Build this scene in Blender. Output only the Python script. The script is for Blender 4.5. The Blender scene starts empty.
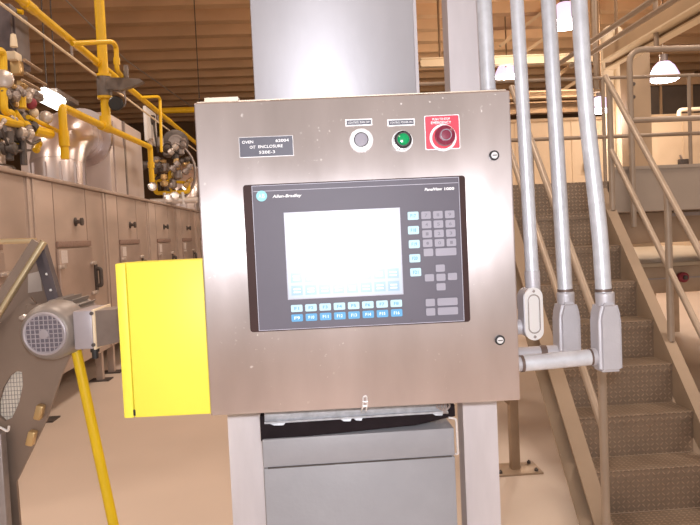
import bpy, bmesh, math, random
from mathutils import Vector, Matrix
random.seed(7)
C = bpy.context.scene.collection
PI = math.pi

# ------------------------------------------------------------------ camera
CX, CY, F = 350.0, 262.5, 680.0
PITCH, ROLL, YAW = math.radians(-2.4737), math.radians(2.6), math.radians(3.4228)
EYE = Vector((0, 0, 1.5))
fw = Vector((math.sin(YAW)*math.cos(PITCH), math.cos(YAW)*math.cos(PITCH), math.sin(PITCH)))
r0 = Vector((math.cos(YAW), -math.sin(YAW), 0)); u0 = r0.cross(fw)
rt = math.cos(ROLL)*r0 - math.sin(ROLL)*u0
up = math.sin(ROLL)*r0 + math.cos(ROLL)*u0
cd = bpy.data.cameras.new('camera'); cam = bpy.data.objects.new('camera', cd); C.objects.link(cam)
m = Matrix.Identity(4)
for i in range(3):
    m[i][0], m[i][1], m[i][2], m[i][3] = rt[i], up[i], -fw[i], EYE[i]
cam.matrix_world = m
cd.sensor_width = 36; cd.lens = 36*F/700; cd.clip_start = .02; cd.clip_end = 200
bpy.context.scene.camera = cam

# survey helpers: where a sight line of the photograph meets a known plane
def ray(px, py): return fw + (px-CX)/F*rt - (py-CY)/F*up
def hx(px, py, X): d = ray(px, py); return EYE + d*(X/d.x)
def hy(px, py, Y): d = ray(px, py); return EYE + d*(Y/d.y)
def hz(px, py, Z): d = ray(px, py); return EYE + d*((Z-1.5)/d.z)

# ------------------------------------------------------------------ materials
def mat(name, col, rough=.5, metal=0., var=.12, scale=6., stretch=(1, 1, 1), bump=0., bscale=40., emit=None, estr=0., rvar=0., spec=.5):
    M = bpy.data.materials.new(name); M.use_nodes = True
    nt = M.node_tree; N = nt.nodes; L = nt.links
    b = N['Principled BSDF']
    b.inputs['Roughness'].default_value = rough; b.inputs['Metallic'].default_value = metal
    b.inputs['Specular IOR Level'].default_value = spec
    tc = N.new('ShaderNodeTexCoord'); mp = N.new('ShaderNodeMapping'); mp.inputs['Scale'].default_value = stretch
    L.new(tc.outputs['Object'], mp.inputs['Vector'])
    no = N.new('ShaderNodeTexNoise'); no.inputs['Scale'].default_value = scale; no.inputs['Detail'].default_value = 5
    L.new(mp.outputs['Vector'], no.inputs['Vector'])
    cr = N.new('ShaderNodeValToRGB')
    cr.color_ramp.elements[0].position = .3; cr.color_ramp.elements[1].position = .7
    cr.color_ramp.elements[0].color = tuple(max(0, c*(1-var)) for c in col)+(1,)
    cr.color_ramp.elements[1].color = tuple(min(1, c*(1+var)) for c in col)+(1,)
    L.new(no.outputs['Fac'], cr.inputs['Fac']); L.new(cr.outputs['Color'], b.inputs['Base Color'])
    if rvar:
        mr = N.new('ShaderNodeMapRange'); mr.inputs['To Min'].default_value = max(0.02, rough-rvar); mr.inputs['To Max'].default_value = rough+rvar
        mr.inputs['From Min'].default_value = .3; mr.inputs['From Max'].default_value = .7
        L.new(no.outputs['Fac'], mr.inputs['Value']); L.new(mr.outputs['Result'], b.inputs['Roughness'])
    if bump:
        n2 = N.new('ShaderNodeTexNoise'); n2.inputs['Scale'].default_value = bscale; n2.inputs['Detail'].default_value = 3
        L.new(mp.outputs['Vector'], n2.inputs['Vector'])
        bp = N.new('ShaderNodeBump'); bp.inputs['Strength'].default_value = bump; bp.inputs['Distance'].default_value = .01
        L.new(n2.outputs['Fac'], bp.inputs['Height']); L.new(bp.outputs['Normal'], b.inputs['Normal'])
    if emit:
        b.inputs['Emission Color'].default_value = tuple(emit)+(1,); b.inputs['Emission Strength'].default_value = estr
    return M

def diamond(name, col):
    M = mat(name, col, .48, .55, .15, 4)
    nt = M.node_tree; N = nt.nodes; L = nt.links; b = N['Principled BSDF']
    def ma(op, a, c=None):
        n = N.new('ShaderNodeMath'); n.operation = op
        for i, v in enumerate((a, c)):
            if v is None: continue
            if isinstance(v, (int, float)): n.inputs[i].default_value = v
            else: L.new(v, n.inputs[i])
        return n.outputs[0]
    tc = N.new('ShaderNodeTexCoord'); sx = N.new('ShaderNodeSeparateXYZ'); L.new(tc.outputs['Object'], sx.inputs[0])
    p = .023
    s = ma('DIVIDE', sx.outputs['X'], p); t = ma('DIVIDE', ma('ADD', sx.outputs['Y'], sx.outputs['Z']), p)
    par = ma('MODULO', ma('ADD', ma('FLOOR', s), ma('ADD', ma('FLOOR', t), 4000)), 2)
    par = ma('ROUND', ma('ABSOLUTE', par))
    fs = ma('SUBTRACT', ma('FRACT', s), .5); ft = ma('SUBTRACT', ma('FRACT', t), .5)
    sg = ma('SUBTRACT', ma('MULTIPLY', par, 2), 1)
    a = ma('ADD', fs, ma('MULTIPLY', sg, ft)); c = ma('SUBTRACT', fs, ma('MULTIPLY', sg, ft))
    d = ma('ADD', ma('POWER', ma('DIVIDE', ma('ABSOLUTE', a), .60), 2), ma('POWER', ma('DIVIDE', ma('ABSOLUTE', c), .21), 2))
    h = N.new('ShaderNodeMapRange'); h.inputs['From Min'].default_value = 1.1; h.inputs['From Max'].default_value = .5
    L.new(d, h.inputs['Value'])
    bp = N.new('ShaderNodeBump'); bp.inputs['Strength'].default_value = .8; bp.inputs['Distance'].default_value = .004
    L.new(h.outputs[0], bp.inputs['Height']); L.new(bp.outputs['Normal'], b.inputs['Normal'])
    old = b.inputs['Base Color'].links[0].from_socket
    mx = N.new('ShaderNodeMix'); mx.data_type = 'RGBA'; mx.blend_type = 'MULTIPLY'
    L.new(h.outputs[0], mx.inputs[0]); L.new(old, mx.inputs[6]); mx.inputs[7].default_value = (1.65, 1.6, 1.55, 1)
    L.new(mx.outputs[2], b.inputs['Base Color'])
    return M

MT = dict(
    door_steel=mat('door_steel', (.68, .62, .625), .335, .92, .13, 3.0, (2.4, 1, .8), .008, 60, rvar=.05),
    toplit_edge=mat('toplit_edge', (.80, .70, .56), .4, .4, .06, 10),  # cream of the light from above, put into the lip's colour
    galv=mat('galvanised_steel', (.66, .65, .68), .45, .55, .10, 14, (1, 1, .5), .02, 50),
    wireway=mat('wireway_steel', (.44, .43, .46), .45, .45, .10, 5, (1, 1, .5), .02, 50),
    box_door=mat('box_door_paint', (.15, .125, .13), .5, .1, .1, 9),
    bench_top=mat('bench_top_paint', (.50, .42, .31), .6, 0, .04, 2),
    clamp=mat('clamp_steel', (.40, .41, .44), .45, .2, .2, 60, (1, 1, 1), .1, 120),
    valve_grey=mat('valve_grey', (.19, .165, .155), .5, .3, .15, 15),
    plenum=mat('plenum_steel', (.66, .58, .56), .40, .35, .08, 2),
    cable=mat('cable_sheath', (.60, .52, .45), .6, 0, .05, 5),
    hinge=mat('hinge_steel', (.55, .49, .45), .35, .5, .1, 9),
    post=mat('post_steel', (.62, .58, .60), .5, .35, .10, 5, (3, 3, .6)),
    conduit=mat('conduit_steel', (.62, .64, .69), .38, .40, .10, 40, (1, 1, 1), .05, 160),
    cast=mat('cast_aluminium', (.47, .455, .485), .5, .35, .05, 20, (1, 1, 1), .06, 200),
    ring=mat('coupling_steel', (.16, .115, .10), .5, .5, .1, 20),
    grey_paint=mat('grey_paint', (.31, .305, .325), .45, .0, .06, 9, (1, 1, 1), .05, 90),
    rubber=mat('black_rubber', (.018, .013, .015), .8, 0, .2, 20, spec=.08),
    yellow_sheet=mat('yellow_sheet', (.90, .80, .085), .5, 0, .02, 3),
    yellow_pipe=mat('yellow_paint', (.80, .50, .012), .38, 0, .08, 8),
    yellow_pole=mat('yellow_pole_paint', (.74, .50, .008), .4, 0, .05, 8),
    bezel=mat('dark_bezel', (.045, .022, .020), .5, 0, .1, 10, spec=.15),
    face=mat('terminal_face', (.108, .097, .124), .50, 0, .04, 10, spec=.35),
    key_grey=mat('grey_key', (.30, .285, .34), .5, 0, .03, 10),
    key_white=mat('pale_key', (.44, .66, .76), .5, 0, .03, 10),
    key_blue=mat('blue_key', (.09, .33, .60), .5, 0, .05, 10),
    white=mat('white_print', (.9, .9, .92), .5, 0, .01, 5),
    pale_line=mat('pale_line', (.45, .44, .52), .5, 0, .01, 5),
    cyan=mat('cyan_badge', (.25, .62, .72), .5, 0, .02, 5),
    plate=mat('engraved_plate', (.085, .082, .11), .45, 0, .08, 20),
    black=mat('black_plastic', (.02, .02, .022), .35, 0, .1, 10),
    chrome=mat('bright_chrome', (.92, .92, .94), .3, .7, .02, 10),
    cap_grey=mat('grey_cap', (.27, .25, .30), .5, 0, .06, 20),
    green=mat('green_lens', (.0, .22, .07), .15, 0, .1, 20, emit=(.0, .55, .18), estr=.25),
    red=mat('red_placard', (.80, .05, .09), .5, 0, .05, 8),
    red_cap=mat('red_mushroom', (.22, .025, .06), .3, 0, .1, 20),
    oven=mat('oven_steel', (.49, .395, .345), .48, .30, .12, 1.2, (1, 1, 2.5), .04, 12, rvar=.06),
    oven_door=mat('oven_door_steel', (.43, .34, .30), .42, .35, .10, 2, (1, 1, 2), .02, 20),
    oven_band=mat('oven_band', (.30, .21, .18), .6, .3, .2, 40),
    duct=mat('duct_steel', (.68, .61, .61), .30, .80, .08, 3, (1, 1, 1), .05, 9),
    dark_metal=mat('dark_metal', (.10, .085, .08), .5, .4, .2, 15),
    mid_metal=mat('mid_metal', (.33, .29, .28), .45, .6, .15, 15),
    brown_metal=mat('brown_metal', (.40, .30, .215), .45, .5, .12, 6),
    conv_plate=mat('conveyor_plate', (.27, .205, .165), .42, .5, .22, 2.2, (1, 1, 1), .04, 9, rvar=.08),
    conv_rail=mat('conveyor_rail', (.66, .55, .36), .3, .8, .1, 10),
    leg_dark=mat('dark_leg', (.115, .095, .105), .5, .4, .2, 12),
    grille_dark=mat('grille_dark', (.16, .14, .17), .5, .1, .1, 20),
    motor=mat('motor_paint', (.265, .235, .22), .45, .25, .06, 16),
    box_cast=mat('terminal_box_cast', (.40, .365, .40), .45, .25, .05, 20),
    stair=diamond('tread_plate', (.285, .222, .170)),
    stringer=mat('stringer_steel', (.335, .255, .185), .5, .25, .10, 4),
    rail=mat('rail_steel', (.385, .31, .245), .42, .25, .08, 8),
    platform=mat('platform_steel', (.40, .335, .28), .5, .3, .08, 3),
    floor=mat('floor_coating', (.60, .505, .435), .45, 0, .05, .9, (1, 1, 1), .015, 30, rvar=.08),
    ceiling=mat('ceiling_deck', (.74, .49, .29), .7, 0, .10, .7),
    wall_brown=mat('brown_wall', (.20, .125, .07), .8, 0, .15, .6),
    wall_beige=mat('beige_panel', (.77, .61, .43), .6, 0, .03, .5),
    beam=mat('painted_beam', (.54, .40, .26), .6, 0, .08, 2),
    column=mat('column_paint', (.42, .31, .21), .6, 0, .08, 2),
    beam_dark=mat('dark_beam', (.27, .175, .10), .6, .1, .12, 2),
    cream=mat('cream_paint', (.82, .70, .52), .5, 0, .04, 2),
    lamp=mat('lamp_glow', (1, 1, 1), .5, 0, 0, 5, emit=(1, .90, 1.0), estr=14),
    glowing_reflector=mat('reflector_halo_glow', (.75, .72, .85), .3, .2, .03, 8, emit=(.84, .66, 1.0), estr=1.15),  # violet halo around the lamps, painted as emission on the reflector
    tube=mat('tube_glow', (1, 1, 1), .5, 0, 0, 5, emit=(1, .97, .82), estr=6),
    redthing=mat('red_box', (.30, .04, .06), .5, 0, .1, 8),
    paper=mat('paper_label', (.62, .57, .56), .6, 0, .1, 60),
    meshwin=mat('pale_mesh', (.72, .66, .58), .6, 0, .05, 10),
    gold=mat('brass_bracket', (.55, .38, .18), .35, .6, .1, 10),
    glass_dark=mat('dark_glazing', (.055, .04, .03), .3, 0, .2, 3),
)
def screen_mat():
    M = mat('lit_screen', (.20, .24, .30), .27, 0, .02, 5)
    b = M.node_tree.nodes['Principled BSDF']
    b.inputs['Emission Color'].default_value = (.86, .93, 1, 1); b.inputs['Emission Strength'].default_value = .33
    b.inputs['Specular IOR Level'].default_value = 1.0
    return M
MT['screen'] = screen_mat()
MT['softkey'] = mat('screen_button', (.08, .16, .25), .27, 0, .02, 5, emit=(.55, .76, .96), estr=.42, spec=1.)
MT['softtext'] = mat('screen_mark', (.4, .4, .4), .36, 0, .02, 5, emit=(1, 1, 1), estr=.55, spec=1.)
MT['screen_edge'] = mat('screen_edge', (.40, .40, .48), .4, 0, .02, 5)

def speckle(M):
    nt = M.node_tree; N = nt.nodes; L = nt.links; b = N['Principled BSDF']
    old = b.inputs['Base Color'].links[0].from_socket
    tc = N.new('ShaderNodeTexCoord'); n1 = N.new('ShaderNodeTexNoise'); n1.inputs['Scale'].default_value = 110; n1.inputs['Detail'].default_value = 2
    L.new(tc.outputs['Object'], n1.inputs['Vector'])
    n2 = N.new('ShaderNodeTexNoise'); n2.inputs['Scale'].default_value = 9; n2.inputs['Detail'].default_value = 6; L.new(tc.outputs['Object'], n2.inputs['Vector'])
    r1 = N.new('ShaderNodeMapRange'); r1.inputs['From Min'].default_value = .655; r1.inputs['From Max'].default_value = .71; L.new(n1.outputs['Fac'], r1.inputs['Value'])
    r2 = N.new('ShaderNodeMapRange'); r2.inputs['From Min'].default_value = .5; r2.inputs['From Max'].default_value = .62; L.new(n2.outputs['Fac'], r2.inputs['Value'])
    mu = N.new('ShaderNodeMath'); mu.operation = 'MULTIPLY'; L.new(r1.outputs[0], mu.inputs[0]); L.new(r2.outputs[0], mu.inputs[1])
    mx = N.new('ShaderNodeMix'); mx.data_type = 'RGBA'; L.new(mu.outputs[0], mx.inputs[0]); L.new(old, mx.inputs[6]); mx.inputs[7].default_value = (.92, .88, .86, 1)
    L.new(mx.outputs[2], b.inputs['Base Color'])
    sb = N.new('ShaderNodeMath'); sb.operation = 'MULTIPLY_ADD'; sb.inputs[1].default_value = -.6; sb.inputs[2].default_value = .92; L.new(mu.outputs[0], sb.inputs[0]); L.new(sb.outputs[0], b.inputs['Metallic'])
speckle(MT['door_steel'])
for k_, an in (('door_steel', .75),):
    nt = MT[k_].node_tree; b_ = nt.nodes['Principled BSDF']; tg = nt.nodes.new('ShaderNodeTangent'); tg.direction_type = 'RADIAL'; tg.axis = 'Z'
    nt.links.new(tg.outputs[0], b_.inputs['Tangent']); b_.inputs['Anisotropic'].default_value = an
# ------------------------------------------------------------------ mesh helpers
def BM(): return bmesh.new()
def basis_for(d):
    d = d.normalized(); a = Vector((0, 0, 1)) if abs(d.z) < .9 else Vector((1, 0, 0))
    x = d.cross(a).normalized(); return x, d.cross(x).normalized()
def box(bm, x0, x1, y0, y1, z0, z1, bev=0., M=None, seg=2):
    r = bmesh.ops.create_cube(bm, size=1)
    vs = r['verts']
    for v in vs:
        v.co = Vector(((x0+x1)/2+v.co.x*(x1-x0), (y0+y1)/2+v.co.y*(y1-y0), (z0+z1)/2+v.co.z*(z1-z0)))
    es = list({e for v in vs for e in v.link_edges})
    if bev > 0:
        rr = bmesh.ops.bevel(bm, geom=es, offset=bev, segments=seg, affect='EDGES', profile=.5)
        vs = list({v for f in rr['faces'] for v in f.verts} | {v for v in vs if v.is_valid})
    if M is not None:
        for v in vs: v.co = M @ v.co
    return bm
def tube(bm, pts, r, seg=12, caps=True):
    pts = [Vector(p) for p in pts]; n = len(pts); rings = []
    rs = r if isinstance(r, (list, tuple)) else [r]*n
    x = None
    for i, p in enumerate(pts):
        d1 = (pts[i]-pts[i-1]).normalized() if i else None
        d2 = (pts[i+1]-pts[i]).normalized() if i < n-1 else None
        d = (d1+d2).normalized() if d1 and d2 else (d1 or d2)
        if x is None: x, y = basis_for(d)
        else:
            x = (x-d*x.dot(d)).normalized(); y = d.cross(x).normalized()
        k = 1/max(.5, d.dot(d2 or d1))
        rings.append([bm.verts.new(p+(x*math.cos(2*PI*j/seg)+y*math.sin(2*PI*j/seg))*rs[i]*(k if d1 and d2 else 1)) for j in range(seg)])
    for a, b in zip(rings, rings[1:]):
        for j in range(seg): bm.faces.new((a[j], a[(j+1) % seg], b[(j+1) % seg], b[j]))
    if caps: bm.faces.new(rings[0][::-1]); bm.faces.new(rings[-1])
    return bm
def rounded(pts, rad, n=5):
    pts = [Vector(p) for p in pts]; out = [pts[0]]
    for i in range(1, len(pts)-1):
        p = pts[i]; a = (pts[i-1]-p); b = (pts[i+1]-p); t = min(rad, a.length*.49, b.length*.49)
        A = p+a.normalized()*t; B = p+b.normalized()*t
        for k in range(n+1):
            s = k/n; out.append(A*(1-s)**2+p*2*s*(1-s)+B*s*s)
    out.append(pts[-1]); return out
def lathe(bm, prof, org, axis, seg=24):
    """prof = [(distance along axis, radius)]"""
    org = Vector(org); ax = Vector(axis).normalized(); x, y = basis_for(ax); rings = []
    for t, r in prof:
        if r <= 1e-6: rings.append([bm.verts.new(org+ax*t)])
        else: rings.append([bm.verts.new(org+ax*t+(x*math.cos(2*PI*j/seg)+y*math.sin(2*PI*j/seg))*r) for j in range(seg)])
    for a, b in zip(rings, rings[1:]):
        for j in range(seg):
            k = (j+1) % seg
            if len(a) == 1 and len(b) == 1: continue
            if len(a) == 1: bm.faces.new((a[0], b[k], b[j]))
            elif len(b) == 1: bm.faces.new((a[j], a[k], b[0]))
            else: bm.faces.new((a[j], a[k], b[k], b[j]))
    if len(rings[0]) > 1: bm.faces.new(rings[0][::-1])
    if len(rings[-1]) > 1: bm.faces.new(rings[-1])
    return bm
def prism(bm, poly, off):
    """poly: 3-D polygon, extruded by the vector off"""
    off = Vector(off); a = [bm.verts.new(Vector(p)) for p in poly]; b = [bm.verts.new(Vector(p)+off) for p in poly]; n = len(a)
    bm.faces.new(a); bm.faces.new(b[::-1])
    for i in range(n): bm.faces.new((a[i], b[i], b[(i+1) % n], a[(i+1) % n]))
    return bm
def rrect(cx, cz, w, h, r, n=5):
    out = []
    for (sx, sz, a0) in ((1, 1, 0), (-1, 1, 90), (-1, -1, 180), (1, -1, 270)):
        for k in range(n+1):
            a = math.radians(a0+90*k/n)
            out.append((cx+sx*(w/2-r)+r*math.cos(a), cz+sz*(h/2-r)+r*math.sin(a)))
    return out
def plate(bm, outline, y0, y1):
    return prism(bm, [(x, y0, z) for x, z in outline], (0, y1-y0, 0))
def frame(bm, outer, inner, y0, y1):
    n = len(outer); R = []
    for pl, y in ((outer, y0), (inner, y0), (inner, y1), (outer, y1)):
        R.append([bm.verts.new((x, y, z)) for x, z in pl])
    for q in range(4):
        a, b = R[q], R[(q+1) % 4]
        for i in range(n): bm.faces.new((a[i], a[(i+1) % n], b[(i+1) % n], b[i]))
    return bm
def bar(bm, p0, p1, w, h, upv=(0, 0, 1)):
    """rectangular bar from p0 to p1, w across, h along upv"""
    p0, p1 = Vector(p0), Vector(p1); d = (p1-p0).normalized(); s = d.cross(Vector(upv)).normalized(); t = s.cross(d)
    return prism(bm, [p0+s*w/2+t*h/2, p0-s*w/2+t*h/2, p0-s*w/2-t*h/2, p0+s*w/2-t*h/2], p1-p0)

def obj(name, bm, material, parent=None, world=True, smooth=True, label=None, sharp=32):
    bmesh.ops.remove_doubles(bm, verts=bm.verts, dist=1e-6)
    bmesh.ops.recalc_face_normals(bm, faces=bm.faces)
    if parent is not None and world:
        r = parent
        while r.parent is not None: r = r.parent
        W = Matrix.Translation(r.location) @ Matrix.Rotation(r.rotation_euler.z, 4, 'Z')
        bmesh.ops.transform(bm, matrix=W.inverted(), verts=bm.verts)
    me = bpy.data.meshes.new(name); bm.to_mesh(me); bm.free()
    me.materials.append(MT[material] if isinstance(material, str) else material)
    if smooth:
        me.shade_smooth(); me.set_sharp_from_angle(angle=math.radians(sharp))
    o = bpy.data.objects.new(name, me); C.objects.link(o)
    if parent is not None: o.parent = parent
    if label: o['label'] = label
    return o
def tag(o, label, cat, group=None):
    o['label'] = label; o['category'] = cat
    if group: o['group'] = group
    return o
def thing(name, label, cat, loc=(0, 0, 0), rz=0., group=None):
    o = bpy.data.objects.new(name, None); C.objects.link(o); o.location = loc; o.rotation_euler = (0, 0, rz)
    o.empty_display_size = .05
    return tag(o, label, cat, group)
def struct(name, bm, material, smooth=False):
    o = obj(name, bm, material, smooth=smooth); o['kind'] = 'structure'; return o
def dup(root, loc, label=None, group=None):
    r = root.copy(); C.objects.link(r); r.location = loc
    if label: r['label'] = label
    if group: r['group'] = group
    for ch in list(root.children):
        c = ch.copy(); C.objects.link(c); c.parent = r
        for g in list(ch.children):
            d = g.copy(); C.objects.link(d); d.parent = c
    return r
def text_bm(s, w, h=None, shear=0., bold=0.):
    """lettering as a flat mesh: x 0..w, z centred on 0; h = cap height (None keeps the font's own proportion)"""
    cu = bpy.data.curves.new('lettering', 'FONT'); cu.body = s; cu.size = 1; cu.shear = shear; cu.offset = bold; cu.resolution_u = 3
    t = bpy.data.objects.new('lettering', cu); C.objects.link(t)
    dg = bpy.context.evaluated_depsgraph_get(); dg.update()
    me = bpy.data.meshes.new_from_object(t.evaluated_get(dg))
    bm = bmesh.new(); bm.from_mesh(me)
    bpy.data.objects.remove(t); bpy.data.curves.remove(cu); bpy.data.meshes.remove(me)
    x0 = min(v.co.x for v in bm.verts); x1 = max(v.co.x for v in bm.verts)
    y0 = min(v.co.y for v in bm.verts); y1 = max(v.co.y for v in bm.verts)
    k = w/(x1-x0); kh = k if h is None else h/(y1-y0)
    for v in bm.verts: v.co = Vector(((v.co.x-x0)*k, 0, (v.co.y-(y0+y1)/2)*kh))
    return bm
def put_text(bm, s, x, z, w, y, h=None, shear=0., bold=0., rot=0.):
    t = text_bm(s, w, h, shear, bold)
    me = bpy.data.meshes.new('t'); t.to_mesh(me); t.free()
    n0 = len(bm.verts); bm.from_mesh(me); bpy.data.meshes.remove(me); bm.verts.ensure_lookup_table()
    ca, sa = math.cos(rot), math.sin(rot)
    for v in bm.verts[n0:]:
        v.co = Vector((x+v.co.x*ca-v.co.z*sa, y, z+v.co.x*sa+v.co.z*ca))
    return bm

# ================================================================== SETTING
bm = BM(); box(bm, -12, 16, -3, 34, -.2, 0); struct('floor', bm, 'floor')
bm = BM(); box(bm, -12, 16, -3, 34, 7.75, 7.9)
y = 1.0
while y < 33.6:
    prism(bm, [(-12, y-.16, 7.25), (-12, y+.16, 7.25), (-12, y+.30, 7.75), (-12, y-.30, 7.75)], (28, 0, 0)); y += 1.25
struct('ceiling', bm, 'ceiling')
bm = BM(); box(bm, -12, 16, 34, 34.2, 0, 7.95); struct('wall_back', bm, 'wall_brown')
bm = BM(); box(bm, -12.2, -12, -3, 34.2, 0, 7.95); struct('wall_left', bm, 'wall_brown')
bm = BM(); box(bm, 16, 16.2, -3, 34.2, 0, 7.95); struct('wall_right', bm, 'wall_brown')

# partition of beige insulated panels beyond the platform
PT = hy(620, 119, 14).z
bm = BM(); box(bm, 3.2, 12.5, 14, 14.2, 0, PT)
for xx in (4.4, 5.6, 6.8, 8.0, 9.2, 10.4, 11.6): box(bm, xx-.012, xx+.012, 13.985, 14.0, 0, PT)
struct('wall_partition', bm, 'wall_beige')
bm = BM(); box(bm, 3.15, 12.55, 13.95, 14.25, PT, PT+.06); struct('trim_1', bm, 'beam')

# ================================================================== MAIN CONTROL ENCLOSURE
TH = math.radians(-2.2041)
E0 = Vector((.09882, 1.32578, 1.45884)); W2, H2 = .3068, .3055
ea = Vector((math.cos(TH), math.sin(TH), 0)); en = Vector((-math.sin(TH), math.cos(TH), 0))
def pan(px, py, dep=0.):
    d = ray(px, py); o = E0+en*dep
    q = EYE+d*((o-EYE).dot(en)/d.dot(en)); v = q-E0
    return v.dot(ea), v.z
EB = Vector((E0.x, E0.y, E0.z))     # frame origin: centre of the door front
enc = thing('control_enclosure', 'square stainless steel electrical enclosure with the operator panel in its door', 'electrical enclosure', EB, TH)
def ep(name, bm, m, parent=enc, label=None, smooth=True): return obj(name, bm, m, parent, world=False, label=label, smooth=smooth)
bm = BM(); box(bm, -W2+.004, W2-.004, .026, .20, -H2+.004, H2-.002, .003); body = ep('cabinet_body', bm, 'door_steel')
bm = BM(); box(bm, -W2, W2, 0.0, .022, -H2, H2, .004, seg=3); door = ep('door', bm, 'door_steel')
bm = BM(); box(bm, -W2+.002, W2-.002, .0225, .0262, -H2+.002, H2+.0055)
box(bm, -W2+.02, -W2+.085, .006, .03, H2+.001, H2+.0095); ep('drip_lip', bm, 'toplit_edge', body, 'pale lip along the top of the enclosure')
# rectangular collar where the door frames
def circ(name, px, py, prof, m, parent, dx=0, dz=0, seg=28, label=None):
    x, z = pan(px, py); b = BM(); lathe(b, prof, (x+dx, 0, z+dz), (0, -1, 0), seg); return ep(name, b, m, parent, label)
PXM = .00192   # metres per photograph pixel on the door
for (px, py) in ((494, 155.5), (499.7, 340)):
    la = circ('latch', px, py, [(-.001, .0098), (.003, .0098), (.004, .0088)], 'black', door, label='round quarter turn latch with a black rim')
    circ('latch_insert', px, py, [(.004, .0068), (.006, .0062), (.0062, .0)], 'chrome', la)
    x, z = pan(px, py); b = BM(); box(b, x-.0045, x+.0045, -.0068, -.006, z-.0009, z+.0009); ep('key_slot', b, 'dark_metal', la)
# staple and twisted wire seal at the lower edge
x, z = pan(364.5, 399.5)
b = BM(); tube(b, rounded([(x-.007, .0, z-.022), (x-.004, -.008, z-.012), (x-.003, -.010, z+.008), (x+.004, -.010, z+.009), (x+.005, -.009, z-.008), (x+.002, .0, z-.022)], .006), .0016, 8)
tube(b, [(x-.004, -.011, z-.002), (x+.005, -.011, z-.002)], .0016, 8)
tube(b, [(x-.004, -.011, z-.010), (x+.004, -.011, z-.010)], .0016, 8)
ep('hasp', b, 'chrome', door, 'small bright wire hasp on the bottom edge of the door')
# name plate
def quad(px0, py0, px1, py1): return pan(px0, py0), pan(px1, py1)
(x0, z0), (x1, z1) = pan(239.3, 138.5), pan(293.3, 155.0)
zc = (pan(266, 136.6)[1]+pan(266, 156.6)[1])/2; hgt = pan(266, 136.9)[1]-pan(266, 156.3)[1]
b = BM(); box(b, x0-.001, x1+.001, -.0012, 0, zc-hgt/2-.0013, zc+hgt/2+.001, .0004); npb = ep('name_plate', b, 'white', door, 'dark engraved name plate with a white edge')
b = BM(); box(b, x0, x1, -.002, -.0011, zc-hgt/2, zc+hgt/2); ep('plate_face', b, 'plate', npb)
b = BM(); w = x1-x0; ph = .0056
put_text(b, 'OVEN', x0+.05*w, zc+.26*hgt, .21*w, -.0023, ph, bold=.012)
put_text(b, '62004', x0+.68*w, zc+.28*hgt, .25*w, -.0023, ph, bold=.012)
put_text(b, 'OIT', x0+.19*w, zc-.01*hgt, .11*w, -.0023, ph, bold=.012)
put_text(b, 'ENCLOSURE', x0+.35*w, zc-.0*hgt, .46*w, -.0023, ph, bold=.012)
put_text(b, '520E-3', x0+.36*w, zc-.29*hgt, .30*w, -.0023, ph, bold=.012)
ep('lettering', b, 'white', npb, smooth=False)
# legend plates
def legend(px0, py0, px1, py1, words):
    (a0, c0), (a1, c1) = pan(px0, (py0+py1)/2+.5), pan(px1, (py0+py1)/2-.5)
    zc = (c0+c1)/2; h = (py1-py0)*PXM
    b = BM(); box(b, a0-.0022, a1+.0022, -.0012, 0, zc-h/2-.0022, zc+h/2+.0022); p = ep('legend_plate', b, 'white', door, 'small black legend strip lettered %s' % words)
    b = BM(); box(b, a0, a1, -.0018, -.0011, zc-h/2, zc+h/2); ep('legend_face', b, 'plate', p)
    b = BM(); put_text(b, words, a0+.06*(a1-a0), zc, .88*(a1-a0), -.0021, .0038, bold=0); ep('lettering', b, 'white', p, smooth=False)
legend(346.5, 120.2, 371, 124.8, 'CONTROL PWR OFF')
legend(388.5, 120.2, 413.5, 124.8, 'CONTROL POWER ON')
# white push button
pb = circ('push_button', 361.3, 140.5, [(0, .0235), (.0015, .0235), (.004, .0225), (.006, .019), (.008, .0165)], 'white', door, label='push button with a wide white ring and grey centre')
circ('button_collar', 361.0, 140.3, [(.0075, .0143), (.0105, .0143), (.0108, .0132)], 'black', pb)
circ('button_cap', 361.0, 140.3, [(.0105, .0128), (.0120, .0124), (.0125, .0)], 'cap_grey', pb)
# green pilot light
gl = circ('pilot_light', 402.3, 141.0, [(0, .0205), (.001, .0205), (.0012, .0)], 'white', door, label='green pilot light in a black ribbed collar')
circ('lamp_collar', 402.3, 140.6, [(.001, .0185), (.006, .0185), (.008, .0175), (.018, .0165), (.020, .0135)], 'black', gl)
circ('lamp_chrome_ring', 402.3, 140.6, [(.0085, .0178), (.0100, .0178), (.0101, .0172)], 'chrome', gl)  # thin chrome line around the black collar
circ('lamp_lens', 402.3, 140.6, [(.020, .0115), (.024, .0108), (.027, .0080), (.0285, .0)], 'green', gl)
# emergency stop on red placard
(x0, z0), (x1, z1) = pan(425.5, 132.8), pan(459, 132.0); zc = (z0+z1)/2+.0002
h = 33.0*PXM
b = BM(); plate(b, rrect((x0+x1)/2, zc, x1-x0+.003, h+.003, .003), -.001, 0); es = ep('stop_placard', b, 'white', door, 'red square emergency stop placard with a white ring')
b = BM(); plate(b, rrect((x0+x1)/2, zc, x1-x0, h, .003), -.0016, -.0009); ep('placard_face', b, 'red', es)
xe, ze = pan(443.4, 137.0)
b = BM(); k = 40
frame(b, [(xe-.001+.0262*math.cos(2*PI*i/k), ze-.0015+.0262*math.sin(2*PI*i/k)) for i in range(k)], [(xe-.001+.0215*math.cos(2*PI*i/k), ze-.0015+.0215*math.sin(2*PI*i/k)) for i in range(k)], -.0022, -.0015); ep('placard_ring', b, 'white', es)
b = BM(); put_text(b, 'PUSH TO STOP', x0+.22*(x1-x0), zc+.40*h, .52*(x1-x0), -.0024, .0046, bold=.02); put_text(b, 'EMERGENCY', x0+.17*(x1-x0), zc+.295*h, .60*(x1-x0), -.0024, .0052, bold=.02)
ep('lettering', b, 'white', es, smooth=False)
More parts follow.
